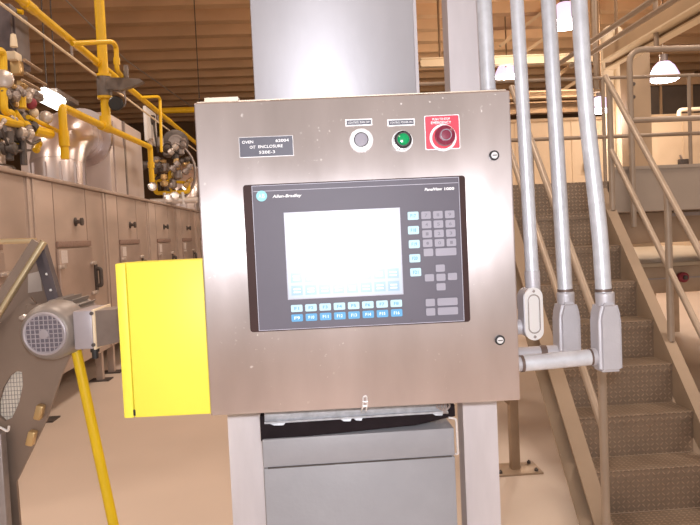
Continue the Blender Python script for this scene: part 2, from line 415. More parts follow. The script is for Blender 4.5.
b = BM(); lathe(b, [(.001, .0165), (.012, .0165), (.014, .0195), (.020, .0200), (.026, .0185), (.031, .0125), (.0325, 0)], (xe, 0, ze), (0, -1, 0), 32); eb = ep('stop_button', b, 'red_cap', es)
b = BM(); frame(b, [(xe+.0108*math.cos(2*PI*i/k), ze+.0108*math.sin(2*PI*i/k)) for i in range(k)], [(xe+.0093*math.cos(2*PI*i/k), ze+.0093*math.sin(2*PI*i/k)) for i in range(k)], -.0330, -.0305); ep('stop_button_ring', b, 'cap_grey', es)

# ------------------------------------------------------------------ operator terminal
term = thing('operator_terminal', 'grey operator terminal with lit screen and keypad set in the stainless door', 'operator terminal', EB+en*(-.0002), TH)
def tp(name, bm, m, parent=term, label=None, smooth=True): return obj(name, bm, m, parent, world=False, label=label, smooth=smooth)
TL, TR, BR, BL = pan(243.3, 185.2), pan(463.5, 176.2), pan(469.8, 320.6), pan(251.3, 332.0)
tx0 = (TL[0]+BL[0])/2; tx1 = (TR[0]+BR[0])/2; tz1 = (TL[1]+TR[1])/2; tz0 = (BL[1]+BR[1])/2
tcx, tcz, tw, thh = (tx0+tx1)/2, (tz0+tz1)/2, tx1-tx0, tz1-tz0
b = BM(); plate(b, rrect(tcx, tcz, tw, thh, .006), -.010, 0)
bz = tp('bezel', b, 'bezel', label='dark brown bezel with rounded ends')
b = BM(); plate(b, rrect(tcx, tcz, tw-.002, thh-.002, .006), -.0115, -.0098); tp('bezel_face', b, 'bezel', bz)
fx0, fx1 = (pan(253.2, 190)[0]+pan(260, 328)[0])/2, (pan(457.3, 182)[0]+pan(462.6, 318)[0])/2
b = BM(); box(b, fx0-.0012, fx1+.0012, -.0122, -.0110, tz0+.0022, tz1-.0022); tp('face_edge', b, 'pale_line', bz)
b = BM(); box(b, fx0, fx1, -.0128, -.0118, tz0+.0034, tz1-.0034); fc = tp('face_plate', b, 'face')
YF = -.0130
zl = pan(355, 187.6)[1]; b = BM(); box(b, fx0+.002, fx1-.001, YF-.0001, YF+.0004, zl-.0005, zl+.0005); tp('face_stripe', b, 'pale_line', fc)
# badge and lettering
xb, zb = pan(262.3, 196.4); b = BM(); lathe(b, [(-.0004, .0104), (.0002, .0104), (.00025, 0)], (xb, YF, zb), (0, -1, 0), 28); bd = tp('round_badge', b, 'cyan', fc, 'round pale blue logo badge')
b = BM(); put_text(b, 'A', xb-.0062, zb+.0, .0062, YF-.0006, .0085, bold=.02); put_text(b, 'B', xb+.0008, zb, .0055, YF-.0006, .0085, bold=.02)
MT['badge_mark'] = mat('badge_mark', (.62, .86, .90), .5, 0, .01, 5)
tp('badge_mark', b, 'badge_mark', fc, smooth=False)
xa, za = pan(273, 197.3); b = BM(); put_text(b, 'Allen-Bradley', xa, za, pan(302, 196)[0]-xa, YF-.0004, .0078, shear=.2, bold=.02)
xa, za = pan(423.6, 190.0); put_text(b, 'PanelView', xa, za, pan(441.2, 189.5)[0]-xa, YF-.0004, .0056, shear=.2, bold=.03)
xa, za = pan(443.3, 189.3); put_text(b, '1000', xa, za, pan(453, 189)[0]-xa, YF-.0004, .0056, bold=.03)
tp('lettering', b, 'white', fc, smooth=False)
xs, zs = pan(410.7, 319.6); b = BM(); lathe(b, [(0, .0016), (.0006, .0014), (.0007, 0)], (xs, YF, zs), (0, -1, 0), 12); tp('indicator_dot', b, 'dark_metal', fc)
# screen
SA, SB, SCN, SD = pan(285.0, 214.0), pan(398.6, 208.6), pan(401.4, 292.6), pan(289.6, 298.2)
sx0, sx1 = (SA[0]+SD[0])/2, (SB[0]+SCN[0])/2; sz1, sz0 = (SA[1]+SB[1])/2, (SCN[1]+SD[1])/2
b = BM(); box(b, sx0-.002, sx1+.002, YF-.0004, YF+.0006, sz0-.002, sz1+.002); sc = tp('screen_surround', b, 'screen_edge')
b = BM(); box(b, sx0, sx1, YF-.0008, YF-.0002, sz0, sz1); sn = tp('screen', b, 'screen', label='brightly lit display screen washed out to white')
sw, sh = sx1-sx0, sz1-sz0
bk, tk = BM(), BM()
for row in range(2):
    for i in range(8):
        cx0 = sx0+sw*(.025+.1215*i); cz0 = sz0+sh*(.035+.15*row)
        box(bk, cx0, cx0+sw*.10, YF-.0011, YF-.0007, cz0, cz0+sh*.115)
        for q in range(2): box(tk, cx0+sw*.02, cx0+sw*.08, YF-.0014, YF-.0010, cz0+sh*(.03+.035*q), cz0+sh*(.046+.035*q))
for q in range(2): box(tk, sx0+sw*.80, sx0+sw*.985, YF-.0014, YF-.0010, sz0+sh*(.345+.075*q), sz0+sh*(.365+.075*q))
tp('screen_buttons', bk, 'softkey', sn, smooth=False); tp('screen_marks', tk, 'softtext', sn, smooth=False)
# keys
def key(name, px, py, wpx, hpx, m, mark=None, mm='white', mk_w=.4):
    x, z = pan(px, py); w, h = wpx*PXM, hpx*PXM
    b = BM(); plate(b, rrect(x, z, w, h, .0022, 3), YF-.0016, YF+.0002); kk = tp(name, b, m)
    if mark:
        b = BM(); tw_ = w*mk_w; put_text(b, mark, x-tw_/2, z, tw_, YF-.0019, h*.42, bold=.02); tp('key_mark', b, mm, kk, smooth=False)
    return kk
MT['key_ink'] = mat('key_ink', (.18, .17, .21), .5, 0, .02, 5)
MT['key_pale_ink'] = mat('key_pale_ink', (.72, .88, .95), .5, 0, .02, 5)
for i in range(8):
    t = i/7
    key('function_key', 297.2+ (395.6-297.2)*t, 307.6+(302.6-307.6)*t, 11.6, 7.2, 'key_white', 'F%d' % (i+1), 'key_blue', .42)
    key('function_key', 297.6+ (396.0-297.6)*t, 317.0+(312.0-317.0)*t, 11.6, 7.4, 'key_blue', 'F%d' % (i+9), 'key_pale_ink', .5)
for i, (px, py) in enumerate(((412.3, 216.0), (412.6, 230.2), (413.4, 244.0), (414.0, 258.0), (414.8, 271.8))):
    key('function_key', px, py, 11.0, 8.2, 'key_white', 'F%d' % (17+i), 'key_blue', .5)
rows = ('789', '456', '123', '.0-')
for r_ in range(4):
    for c_ in range(3):
        key('number_key', 425.0+11.75*c_+.55*r_, 215.4+9.25*r_-.45*c_, 9.6, 7.6, 'key_grey', rows[r_][c_], 'key_ink', .3)
key('number_key', 427.4, 252.2, 9.6, 7.6, 'key_grey'); key('enter_key', 444.8, 251.6, 21, 7.6, 'key_grey')
for px, py in ((439.2, 267.8), (428.4, 277.3), (439.8, 276.8), (451.2, 276.0), (439.9, 286.2)): key('arrow_key', px, py, 9.2, 7.2, 'key_grey')
for px, py, w_ in ((429.3, 301.8, 9.2), (446.3, 300.9, 20.5), (429.7, 311.0, 9.2), (446.7, 310.1, 20.5)): key('command_key', px, py, w_, 7.6, 'key_grey')

# ------------------------------------------------------------------ yellow guard box on the enclosure's left side
yb = thing('yellow_guard_box', 'bright yellow sheet metal box fixed to the left side of the steel enclosure', 'guard box', EB, TH)
DY = .10
ax0, azt = pan(116.3, 263.2, DY); ax1 = -W2-.001
_, azb = pan(124, 416.3, DY)
_, azt2 = pan(204, 258.2, DY); _, azb2 = pan(211, 413, DY)
axb, _ = pan(124, 416, DY)
axl = (ax0+axb)/2-.003; zt, zb_ = (azt+azt2)/2-.001, (azb+azb2)/2-.0045
xs0 = (pan(126.5, 264, DY)[0]+pan(132.5, 414, DY)[0])/2
b = BM(); box(b, xs0+.0012, ax1, DY, DY+.09, zb_+.0012, zt, .003); obj('cover', b, 'yellow_sheet', yb, world=False)
b = BM(); box(b, axl, xs0-.0012, DY+.003, DY+.087, zb_, zt-.001, .003); obj('side_flange', b, 'yellow_sheet', yb, world=False)
b = BM(); box(b, xs0-.0014, xs0+.0014, DY+.012, DY+.085, zb_+.003, zt-.003); obj('seam', b, 'dark_metal', yb, world=False)
b = BM(); box(b, xs0-.001, xs0+.0035, DY-.001, DY+.004, zb_+.006, zb_+.018); obj('latch_slot', b, 'black', yb, world=False)

# ------------------------------------------------------------------ posts, wireway and floor box behind
def channel(bm, x0, x1, y0, y1, z0, z1, t=.004):
    box(bm, x0, x1, y0, y0+t, z0, z1); box(bm, x0, x0+t, y0+t, y1, z0, z1); box(bm, x1-t, x1, y0+t, y1, z0, z1)
post = thing('support_post', 'tall grey steel post at the right of the enclosure running up past it', 'post', (.378, 1.56, 0))
b = BM(); channel(b, .338, .418, 1.54, 1.60, .008, 7.756); obj('post_channel', b, 'post', post)
b = BM(); box(b, .31, .446, 1.51, 1.63, 0, .008); obj('base_plate', b, 'galv', post)
post2 = thing('support_post', 'short grey steel post standing below the left half of the enclosure', 'post', (-.158, 1.56, 0))
b = BM(); channel(b, -.202, -.125, 1.54, 1.60, .008, 1.60); obj('post_channel', b, 'post', post2)
b = BM(); box(b, -.226, -.093, 1.51, 1.63, 0, .008); obj('base_plate', b, 'galv', post2)

ww = thing('wireway', 'wide pale galvanised wireway rising behind the enclosure to the roof', 'wireway', (.077, 1.60, 1.067))
b = BM(); box(b, -.104, .2605, 1.54, 1.70, 1.067, 7.25, .003); obj('duct_body', b, 'wireway', ww)
b = BM(); box(b, .2607, .268, 1.545, 1.70, 1.067, 7.25); obj('side_flange', b, 'post', ww)

fl = thing('floor_box', 'grey painted steel box standing on the floor under the enclosure', 'steel box', (.09, 1.56, 0), 0)
b = BM(); box(b, -.1195, .2975, 1.45, 1.70, 0, 1.003, .004); obj('box_body', b, 'grey_paint', fl)
b = BM(); box(b, -.1195, .2975, 1.45, 1.70, 1.0045, 1.066, .003)
obj('box_lid', b, 'grey_paint', fl)
b = BM(); box(b, -.110, .290, 1.4488, 1.452, 1.0022, 1.0050); obj('lid_seam', b, 'dark_metal', fl)
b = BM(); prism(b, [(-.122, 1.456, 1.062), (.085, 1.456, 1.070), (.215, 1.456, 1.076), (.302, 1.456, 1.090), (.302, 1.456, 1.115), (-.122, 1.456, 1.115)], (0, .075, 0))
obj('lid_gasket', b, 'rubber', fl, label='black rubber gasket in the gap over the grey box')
b = BM(); box(b, -.112, .285, 1.452, 1.470, 1.103, 1.128, .002); box(b, -.105, .252, 1.4505, 1.453, 1.121, 1.126)
box(b, -.112, .285, 1.446, 1.453, 1.101, 1.105); cb = obj('clamp_channel', b, 'clamp', fl, label='bright galvanised clamp channel under the enclosure')
for (cx_, w_) in ((-.085, .022), (.062, .016), (.088, .013), (.262, .016)):
    b = BM(); prism(b, [(cx_-w_, 1.447, 1.104), (cx_+w_*.9, 1.447, 1.104), (cx_+w_*.6, 1.445, 1.096), (cx_-w_*.3, 1.445, 1.097)], (0, .006, 0)); obj('clamp_clip', b, 'clamp', cb)
b = BM(); lathe(b, [(0, .004), (.004, .004), (.005, .002)], (.092, 1.452, 1.128), (0, -1, 0), 12); obj('bolt', b, 'dark_metal', cb)
b = BM()
for i in range(5): tube(b, rounded([(.262+.006*i, 1.448, 1.14), (.268+.004*i, 1.444, 1.128), (.258+.008*i, 1.444, 1.116), (.285-.003*i, 1.448, 1.100)], .006), .0022, 6)
obj('wire_bundle', b, 'mid_metal', fl, label='tangle of wire at the right end of the clamp')
b = BM(); tube(b, rounded([(.285, 1.445, 1.090), (.302, 1.445, 1.088), (.303, 1.445, 1.010), (.299, 1.45, 1.008)], .008), .0026, 10); obj('lid_rod', b, 'chrome', fl, label='bright bent rod on the right edge of the lid')
b = BM(); box(b, -.102, -.09, 1.50, 1.51, 1.09, 1.156); box(b, .268, .280, 1.50, 1.51, 1.09, 1.156); obj('bracket', b, 'galv', fl)

# ------------------------------------------------------------------ conduits
def conduit(label, top, bot, r, extra=None, x2=None):
    t = thing('conduit', label, 'conduit', bot); return t
GC = 'galvanised conduits beside the enclosure'
def P(px, py, Y): return hy(px, py, Y)
# first: drops into the enclosure top
a, e = P(491.5, 0, 1.42), P(498.5, 88, 1.42)
d_ = (a-e).normalized(); e = Vector((.3935, 1.425, 1.765)); a = e+Vector((-.012, 0, 1))*1.6
c1 = thing('conduit', 'first galvanised conduit, entering the top right corner of the enclosure', 'conduit', e, 0, GC)
b = BM(); tube(b, [e+Vector((0, 0, .012)), a], .0158, 16); obj('pipe', b, 'conduit', c1)
b = BM(); lathe(b, [(0, .021), (.010, .021), (.012, .018), (.022, .018)], e, (0, 0, 1), 20); obj('hub', b, 'cast', c1)
# second: oval covered body facing the camera
Y2 = 1.40
a, e = P(516.8, 0, Y2), P(532.3, 276, Y2); d_ = (a-e).normalized()
c2 = thing('conduit', 'second galvanised conduit, ending in a fitting with an oval screwed cover', 'conduit', e, 0, GC)
b = BM(); tube(b, [e, e+d_*2.4], .0138, 16); obj('pipe', b, 'conduit', c2)
xc, zc = P(530.4, 312.6, Y2).x, P(532, 312.6, Y2).z
b = BM()
prism(b, [(xc+x_, Y2-.020, zc+z_) for x_, z_ in rrect(0, 0, .041, .106, .0195, 8)], (0, .042, 0))
lathe(b, [(0, .0150), (.040, .0160), (.046, .0152)], e-d_*.034, d_, 20)
cbod = obj('conduit_body', b, 'cast', c2)
b = BM(); prism(b, [(xc+x_, Y2-.0235, zc+z_) for x_, z_ in rrect(0, 0, .0385, .110, .0192, 8)], (0, .0036, 0)); cov = obj('oval_cover', b, 'chrome', cbod)
b = BM(); o1 = rrect(0, 0, .026, .082, .0128, 8); i1 = rrect(0, 0, .0215, .077, .0105, 8)
frame(b, [(xc+x_, zc+z_) for x_, z_ in o1], [(xc+x_, zc+z_) for x_, z_ in i1], Y2-.0250, Y2-.0234)
obj('cover_recess', b, 'mid_metal', cbod)
for s in (-1, 1):
    b = BM(); lathe(b, [(0, .003), (.002, .003), (.0024, 0)], (xc, Y2-.0236, zc+s*.0475), (0, -1, 0), 12); obj('cover_screw', b, 'mid_metal', cbod)
b = BM(); tube(b, [(W2+E0.x+.002, Y2+.012, zc-.030), (xc-.010, Y2+.008, zc-.030)], .0165, 16); obj('nipple', b, 'cast', c2)
# third
Y3 = 1.46
a, e = P(548.3, 0, Y3), P(565.3, 292, Y3); d_ = (a-e).normalized()
c3 = thing('conduit', 'third galvanised conduit, with a plain cast elbow fitting behind the fourth', 'conduit', e, 0, GC)
b = BM(); tube(b, [e, e+d_*2.4], .0160, 16); obj('pipe', b, 'conduit', c3)
def elbow_body(c, e, d_, xw, zb, Y, r, parent_name='conduit_body'):
    b = BM()
    w = xw; ztop = e.z-.050
    prism(b, [(e.x-w, Y-.026, zb), (e.x+w, Y-.026, zb), (e.x+w, Y-.026, ztop), (e.x+w*.66, Y-.026, ztop+.030), (e.x-w*.66, Y-.026, ztop+.030), (e.x-w, Y-.026, ztop)], (0, .052, 0))
    bmesh.ops.bevel(b, geom=list(b.edges), offset=.0065, segments=3, affect='EDGES', clamp_overlap=True)
    lathe(b, [(0, r*1.05), (.050, r*1.12), (.056, r*1.12), (.058, r*1.02)], e-d_*.058, d_, 20)
    return obj(parent_name, b, 'cast', c, sharp=50)
zb3 = P(567, 352, Y3).z
elbow_body(c3, e, d_, .0238, zb3, Y3, .0170)
b = BM(); lathe(b, [(0, .0172), (.006, .0172)], e+d_*.001, d_, 20); obj('coupling_ring', b, 'ring', c3)
zn = P(540, 353, Y3).z
b = BM(); tube(b, [(W2+E0.x+.004, Y3, zn+.002), (e.x-.02, Y3, zn+.002)], .0135, 14); obj('nipple', b, 'cast', c3)
b = BM(); tube(b, [(e.x-.062, Y3, zn+.002), (e.x-.048, Y3, zn+.002)], .0148, 14); obj('coupling_ring', b, 'ring', c3)
# fourth, nearest, bending toward the photographer's right
Y4 = 1.36
pts = [P(579.0, 0, Y4), P(582.5, 60, Y4), P(587.0, 120, Y4), P(594.5, 185, Y4), P(600.5, 240, Y4), P(603.6, 292, Y4)]
e = pts[-1]; d_ = (pts[-2]-e).normalized(); topd = (pts[0]-pts[1]).normalized()
c4 = thing('conduit', 'fourth galvanised conduit, gently bent, in front with a long nipple into the enclosure', 'conduit', e, 0, GC)
b = BM(); tube(b, rounded([pts[0]+topd*1.6]+pts, .05, 3), .0162, 16); obj('pipe', b, 'conduit', c4)
zb4 = P(606, 370, Y4).z
dz_ = Vector((0, 0, 1))
elbow_body(c4, e+Vector((.002, 0, 0)), d_, .0240, zb4, Y4, .0172)
b = BM(); lathe(b, [(0, .0172), (.006, .0172)], e+d_*.001, d_, 20); obj('coupling_ring', b, 'ring', c4)
n0 = Vector((W2+E0.x+.003, Y4, P(521, 364, Y4).z)); n1 = Vector((e.x-.020, Y4, P(590, 357, Y4).z))
nd = (n1-n0).normalized()
b = BM(); tube(b, [n0+nd*.018, n1-nd*.012], .0165, 18); obj('nipple', b, 'conduit', c4)
b = BM(); tube(b, [n0, n0+nd*.014], .0155, 18); obj('nipple_hub', b, 'cast', c4)
b = BM(); tube(b, [n1-nd*.010, n1+nd*.012], .0180, 18); obj('nipple_hub', b, 'cast', c4)
b = BM(); tube(b, [n0+nd*.013, n0+nd*.019], .0172, 18); obj('coupling_ring', b, 'ring', c4)
b = BM(); tube(b, [n1-nd*.014, n1-nd*.008], .0174, 18); obj('coupling_ring', b, 'ring', c4)

# ================================================================== OVENS (left)
OX = -2.3; PITCHY = 2.08; OY0 = 5.755
def build_oven():
    t = thing('oven_section', '', 'oven', (OX, OY0, 0))
    L = PITCHY
    def o(name, b, m, parent=t, label=None): return obj(name, b, m, parent, world=False, label=label)
    b = BM(); box(b, -2.3, 0, .004, L-.004, .325, 2.085, .012); o('oven_body', b, 'oven')
    b = BM(); box(b, -2.3, .03, .0, L, 2.086, 2.12, .008); o('roof_lip', b, 'oven')
    for yy in (.02, .13): 
        b = BM(); box(b, 0, .014, yy, yy+.03, .34, 2.08, .004); o('panel_rib', b, 'oven')
    b = BM(); box(b, .0, .006, 1.50, 1.512, 1.55, 2.08); o('panel_seam', b, 'oven_door')
    b = BM(); box(b, .0, .006, .60, .612, 1.55, 2.08); o('panel_seam', b, 'oven_door')
    b = BM(); box(b, .001, .03, .60, 1.56, .93, 1.475, .008); d = o('door', b, 'oven_door')
    b = BM(); box(b, .001, .022, .60, 1.56, 1.49, 1.545, .003); o('door_header', b, 'oven_band')
    b = BM(); box(b, .030, .033, .64, .80, 1.34, 1.46); o('door_sticker', b, 'paper', d)
    for (yy, zz) in ((.60, 1.31), (1.50, 1.31), (.60, 1.00), (1.50, 1.00)):
        b = BM(); box(b, .028, .05, yy-.05, yy+.12, zz-.018, zz+.018, .006); lathe(b, [(0, .022), (.03, .02), (.035, 0)], (.045, yy, zz), (1, 0, 0), 12); o('hinge', b, 'hinge', d)
    b = BM(); tube(b, rounded([(.0, 1.70, 1.06), (.06, 1.70, 1.06), (.06, 1.70, 1.24), (.0, 1.70, 1.24)], .02), .022, 8); box(b, .001, .02, 1.665, 1.735, 1.01, 1.29, .004); o('door_handle', b, 'dark_metal')
    b = BM(); lathe(b, [(0, .045), (.01, .045), (.02, .02), (.05, .02), (.055, .04), (.075, .04), (.08, 0)], (0, 1.165, 1.735), (1, 0, 0), 14); box(b, .03, .06, 1.09, 1.24, 1.725, 1.745); o('vent_knob', b, 'dark_metal')
    for yy in (.23, 1.87):
        b = BM(); box(b, -.10, -.03, yy-.035, yy+.035, .012, .33); l = o('leg', b, 'oven')
        b = BM(); box(b, -.17, .05, yy-.09, yy+.09, 0, .012); o('foot', b, 'dark_metal', l)
    return t
ov = build_oven()
OL = ['oven section with the exposed latched door directly behind the grey motor', 'third oven section from the left, its door top above the yellow box', 'fourth oven section from the left, above the right half of the yellow box',
      'fifth oven section from the left, next to the steel enclosure edge']
ov['label'] = OL[0]; ov['group'] = 'row of oven sections'
for k, lb in ((-1, 'nearest oven section, at the left picture edge behind the sloping rail'), (1, OL[1]), (2, OL[2]), (3, OL[3]), (4, 'farthest oven section, a thin sliver at the left edge of the enclosure')):
    dup(ov, (OX, OY0+PITCHY*k, 0), lb)

# ducts on the ovens
def gored(pts, rad, t, name='duct_segment', m='duct', seg=28):
    pts = [Vector(p) for p in pts]
    for a, c in zip(pts, pts[1:]):
        pass
    b = BM(); tube(b, pts, rad, seg); o = obj(name, b, m, t)
    for p, q in zip(pts[1:-1], pts[2:]):
        b = BM(); d = ((q-p).normalized()+(p-pts[pts.index(p)-1]).normalized()).normalized()
        tube(b, [p-d*.012, p+d*.012], rad*1.035, seg); obj('seam_band', b, m, t)
    return o
def elbow_duct(Y, X, label, R=.30):
    t = thing('exhaust_duct', label, 'duct', (X, Y, 2.12), 0, 'elbow ducts on the oven roof')
    z = 2.12
    gored([(X, Y, z), (X, Y, z+.30), (X, Y+.10, z+.50), (X+.02, Y+.40, z+.68), (X+.02, Y+.60, z+.70), (X+.02, Y+.75, z+.70)], R, t)
    b = BM(); tube(b, [(X, Y, z), (X, Y, z+.05)], R*1.15, 28); obj('flange', b, 'duct', t)
    for i in range(11):
        a = 2*PI*i/11; b = BM(); box(b, X+R*1.02*math.cos(a)-.012, X+R*1.02*math.cos(a)+.012, Y+R*1.02*math.sin(a)-.012, Y+R*1.02*math.sin(a)+.012, z+.05, z+.30); obj('clamp_strap', b, 'duct', t)
    return t
elbow_duct(7.85, -2.76, 'nearest shiny elbow duct on the oven roof, below the yellow pipe tee', .28)
pl = thing('exhaust_plenum', 'large pale steel plenum box on the oven roof behind the yellow valve', 'duct', (-2.95, 9.4, 2.12))
b = BM(); box(b, -3.5, -2.40, 8.66, 10.35, 2.121, 3.14, .03); obj('plenum_body', b, 'plenum', pl)
b = BM(); tube(b, [(-2.72, 8.60, 2.82), (-2.72, 8.67, 2.82)], .36, 32); obj('round_flange', b, 'duct', pl)
b = BM(); box(b, -2.40, -2.375, 9.28, 9.34, 2.14, 3.12); obj('rib', b, 'mid_metal', pl)
b = BM(); prism(b, [(-2.395, 8.8, 2.13), (-2.395, 9.25, 2.13), (-2.395, 9.25, 2.75), (-2.395, 9.10, 2.95), (-2.395, 8.8, 3.05)], (.015, 0, 0)); obj('access_panel', b, 'plenum', pl)
elbow_duct(14.6, -2.62, 'far bright elbow duct on the oven roof beside the enclosure edge', .36)
dr = thing('duct_drum', 'small round duct stub on the oven roof at the left picture edge', 'duct', (-2.9, 5.2, 2.12))
b = BM(); lathe(b, [(0, .34), (.05, .34), (.05, .29), (.30, .29), (.30, .31), (.34, .31)], (-2.75, 5.75, 2.121), (0, 0, 1), 28); obj('drum_body', b, 'duct', dr)
b = BM(); tube(b, [(-2.75, 4.6, 2.25), (-2.45, 5.9, 2.16)], .035, 10); obj('drum_rod', b, 'dark_metal', dr)

# ================================================================== GAS PIPING
GX = -2.3
gz = 3.575
gp = thing('gas_pipe', 'long straight yellow gas main running along above the ovens', 'gas pipe', (GX, 10, gz))
b = BM(); tube(b, [(GX, 3.2, gz), (GX, 20, gz)], .038, 14); obj('pipe', b, 'yellow_pipe', gp)
for yy in (6.1, 8.05, 12.0):
    b = BM(); tube(b, [(GX, yy-.10, gz), (GX, yy+.10, gz)], .046, 14); obj('tee', b, 'yellow_pipe', gp)
# thin conduit under it
q0, q1 = hx(2, 0, GX-.02), hx(195, 152, GX-.02)
tc_ = thing('thin_conduit', 'thin pale conduit running just under the yellow gas main', 'conduit', q0)
zc_ = (hx(30, 24, GX-.02).z+hx(150, 117, GX-.02).z)/2
b = BM(); tube(b, [(GX-.02, 3.2, zc_), (GX-.02, 20, zc_)], .013, 8); obj('pipe', b, 'cream', tc_)
for yy in (5.2, 7.2, 9.2, 11.2):
    b = BM(); box(b, GX-.03, GX-.01, yy-.01, yy+.01, zc_, gz-.0385); obj('pipe_clip', b, 'mid_metal', tc_)
# riser
RX = -2.18
ry = 8.05
RX = hy(101.5, 40, ry).x
rs = thing('gas_riser', 'vertical yellow gas riser with a grey butterfly valve beside the main', 'gas pipe', (RX, ry, 3))
rz = lambda py: hy(100+py*.04, py, ry).z
b = BM(); tube(b, [(RX, ry, rz(76)), (RX, ry, 7.25)], .056, 16); obj('pipe', b, 'yellow_pipe', rs)
b = BM(); lathe(b, [(0, .085), (.03, .085)], (RX, ry, rz(77)), (0, 0, 1), 18); lathe(b, [(0, .085), (.03, .085)], (RX, ry, rz(99)), (0, 0, 1), 18); obj('flange', b, 'yellow_pipe', rs)
b = BM(); tube(b, [(RX, ry, rz(127)), (RX, ry, rz(97))], .052, 16); obj('lower_pipe', b, 'yellow_pipe', rs)
b = BM(); lathe(b, [(0, .078), (.02, .082), (rz(77)-rz(96.5)-.02, .082), (rz(77)-rz(96.5), .078)], (RX, ry, rz(96.5)+.002), (0, 0, 1), 18)
zv = rz(84); prism(b, [(RX+.04, ry-.08, zv+.05), (RX+.20, ry-.08, zv+.05), (RX+.42, ry-.08, zv+.03), (RX+.46, ry-.08, zv), (RX+.40, ry-.08, zv-.03), (RX+.20, ry-.08, zv-.09), (RX+.04, ry-.08, zv-.08)], (0, .10, 0))
box(b, RX+.24, RX+.29, ry-.06, ry-.01, zv+.04, zv+.20, .01)
obj('valve', b, 'valve_grey', rs, label='grey butterfly valve with a flat lever')
b = BM(); lathe(b, [(0, .075), (.05, .085), (.06, .07), (.062, 0)], (RX+.145, ry-.05, rz(105.5)), (0, -1, 0), 18); obj('gauge', b, 'black', rs, label='round black gauge')
b = BM(); tube(b, rounded([(RX+.08, ry-.04, zv-.08), (RX+.24, ry-.04, zv-.12), (RX+.24, ry-.04, zv-.26), (RX+.145, ry-.04, rz(109))], .05), .010, 6); obj('gauge_hose', b, 'mid_metal', rs)
# lower header, between two drops
HXp = -2.20
h0 = Vector((RX, 6.55, 0)); pA = hx(62, 107, HXp); pB = hx(105, 127, HXp); pC = hx(150, 147, HXp)
gh = thing('gas_header', 'lower yellow gas header with a drop at each end above the oven roof', 'gas pipe', pB)
dA = Vector((pA.x, pA.y, 2.30)); dB = Vector((pC.x, pC.y, 2.36))
b = BM(); tube(b, rounded([dA, pA, pB], .05), .038, 14); tube(b, rounded([pB, pC, dB], .05), .038, 14); obj('pipe', b, 'yellow_pipe', gh)
dv = (pC-pA).normalized()
b = BM(); tube(b, [pB-dv*.14, pB+dv*.14], .052, 14); tube(b, [pB, pB+Vector((0, 0, .12))], .056, 14); obj('tee', b, 'yellow_pipe', gh)
b = BM(); tube(b, [pA-Vector((0, 0, .22)), pA-Vector((0, 0, .36))], .048, 14); obj('union', b, 'yellow_pipe', gh)
b = BM(); tube(b, [pC-Vector((0, 0, .22)), pC-Vector((0, 0, .30))], .048, 14); obj('union', b, 'yellow_pipe', gh)
# small branches
br = thing('gas_branch', 'small yellow branch pipe bending down from the main beside the riser', 'gas pipe', hx(72, 43, -2.25))
b = BM(); tube(b, rounded([hx(72, 43.5, -2.25), hx(112, 41.5, -1.98), hx(116, 46, -1.98), hx(117, 70, -1.98), hx(122, 77, -2.05)], .05), .026, 12); obj('pipe', b, 'yellow_pipe', br)
b = BM(); q = hx(116.5, 58, -1.98); tube(b, [q, q-Vector((0, 0, .07))], .036, 12); obj('union', b, 'yellow_pipe', br)
br2 = thing('gas_branch', 'thin yellow branch pipe dropping from the main to the far burner', 'gas pipe', hx(142, 97, -2.25))
b = BM(); tube(b, rounded([hx(140, 97.5, -2.28), hx(158, 96.5, -2.15), hx(160, 99, -2.15), hx(161.5, 152, -2.15)], .05), .022, 10); obj('pipe', b, 'yellow_pipe', br2)
br3 = thing('gas_branch', 'far horizontal yellow pipe between the main and the grey wireway', 'gas pipe', hy(163, 110.5, 17))
b = BM(); tube(b, [hy(160, 110.8, 17), hy(250, 108, 17)], .07, 10); obj('pipe', b, 'yellow_pipe', br3)
q = hy(200, 109.5, 17); b = BM(); tube(b, [q, (q.x, q.y, 7.756)], .012, 6); obj('hanger_rod', b, 'dark_metal', br3)
cab = thing('hanging_cable', 'thin pale cable slanting under the roof deck above the ovens', 'cable', hz(66, 0, 7.2))
b = BM(); tube(b, [hz(40, -28, 7.2), hz(66, 0, 7.2), hz(126, 60, 7.2), hz(195, 109, 7.2)], .02, 6); obj('hanging_run', b, 'cable', cab)

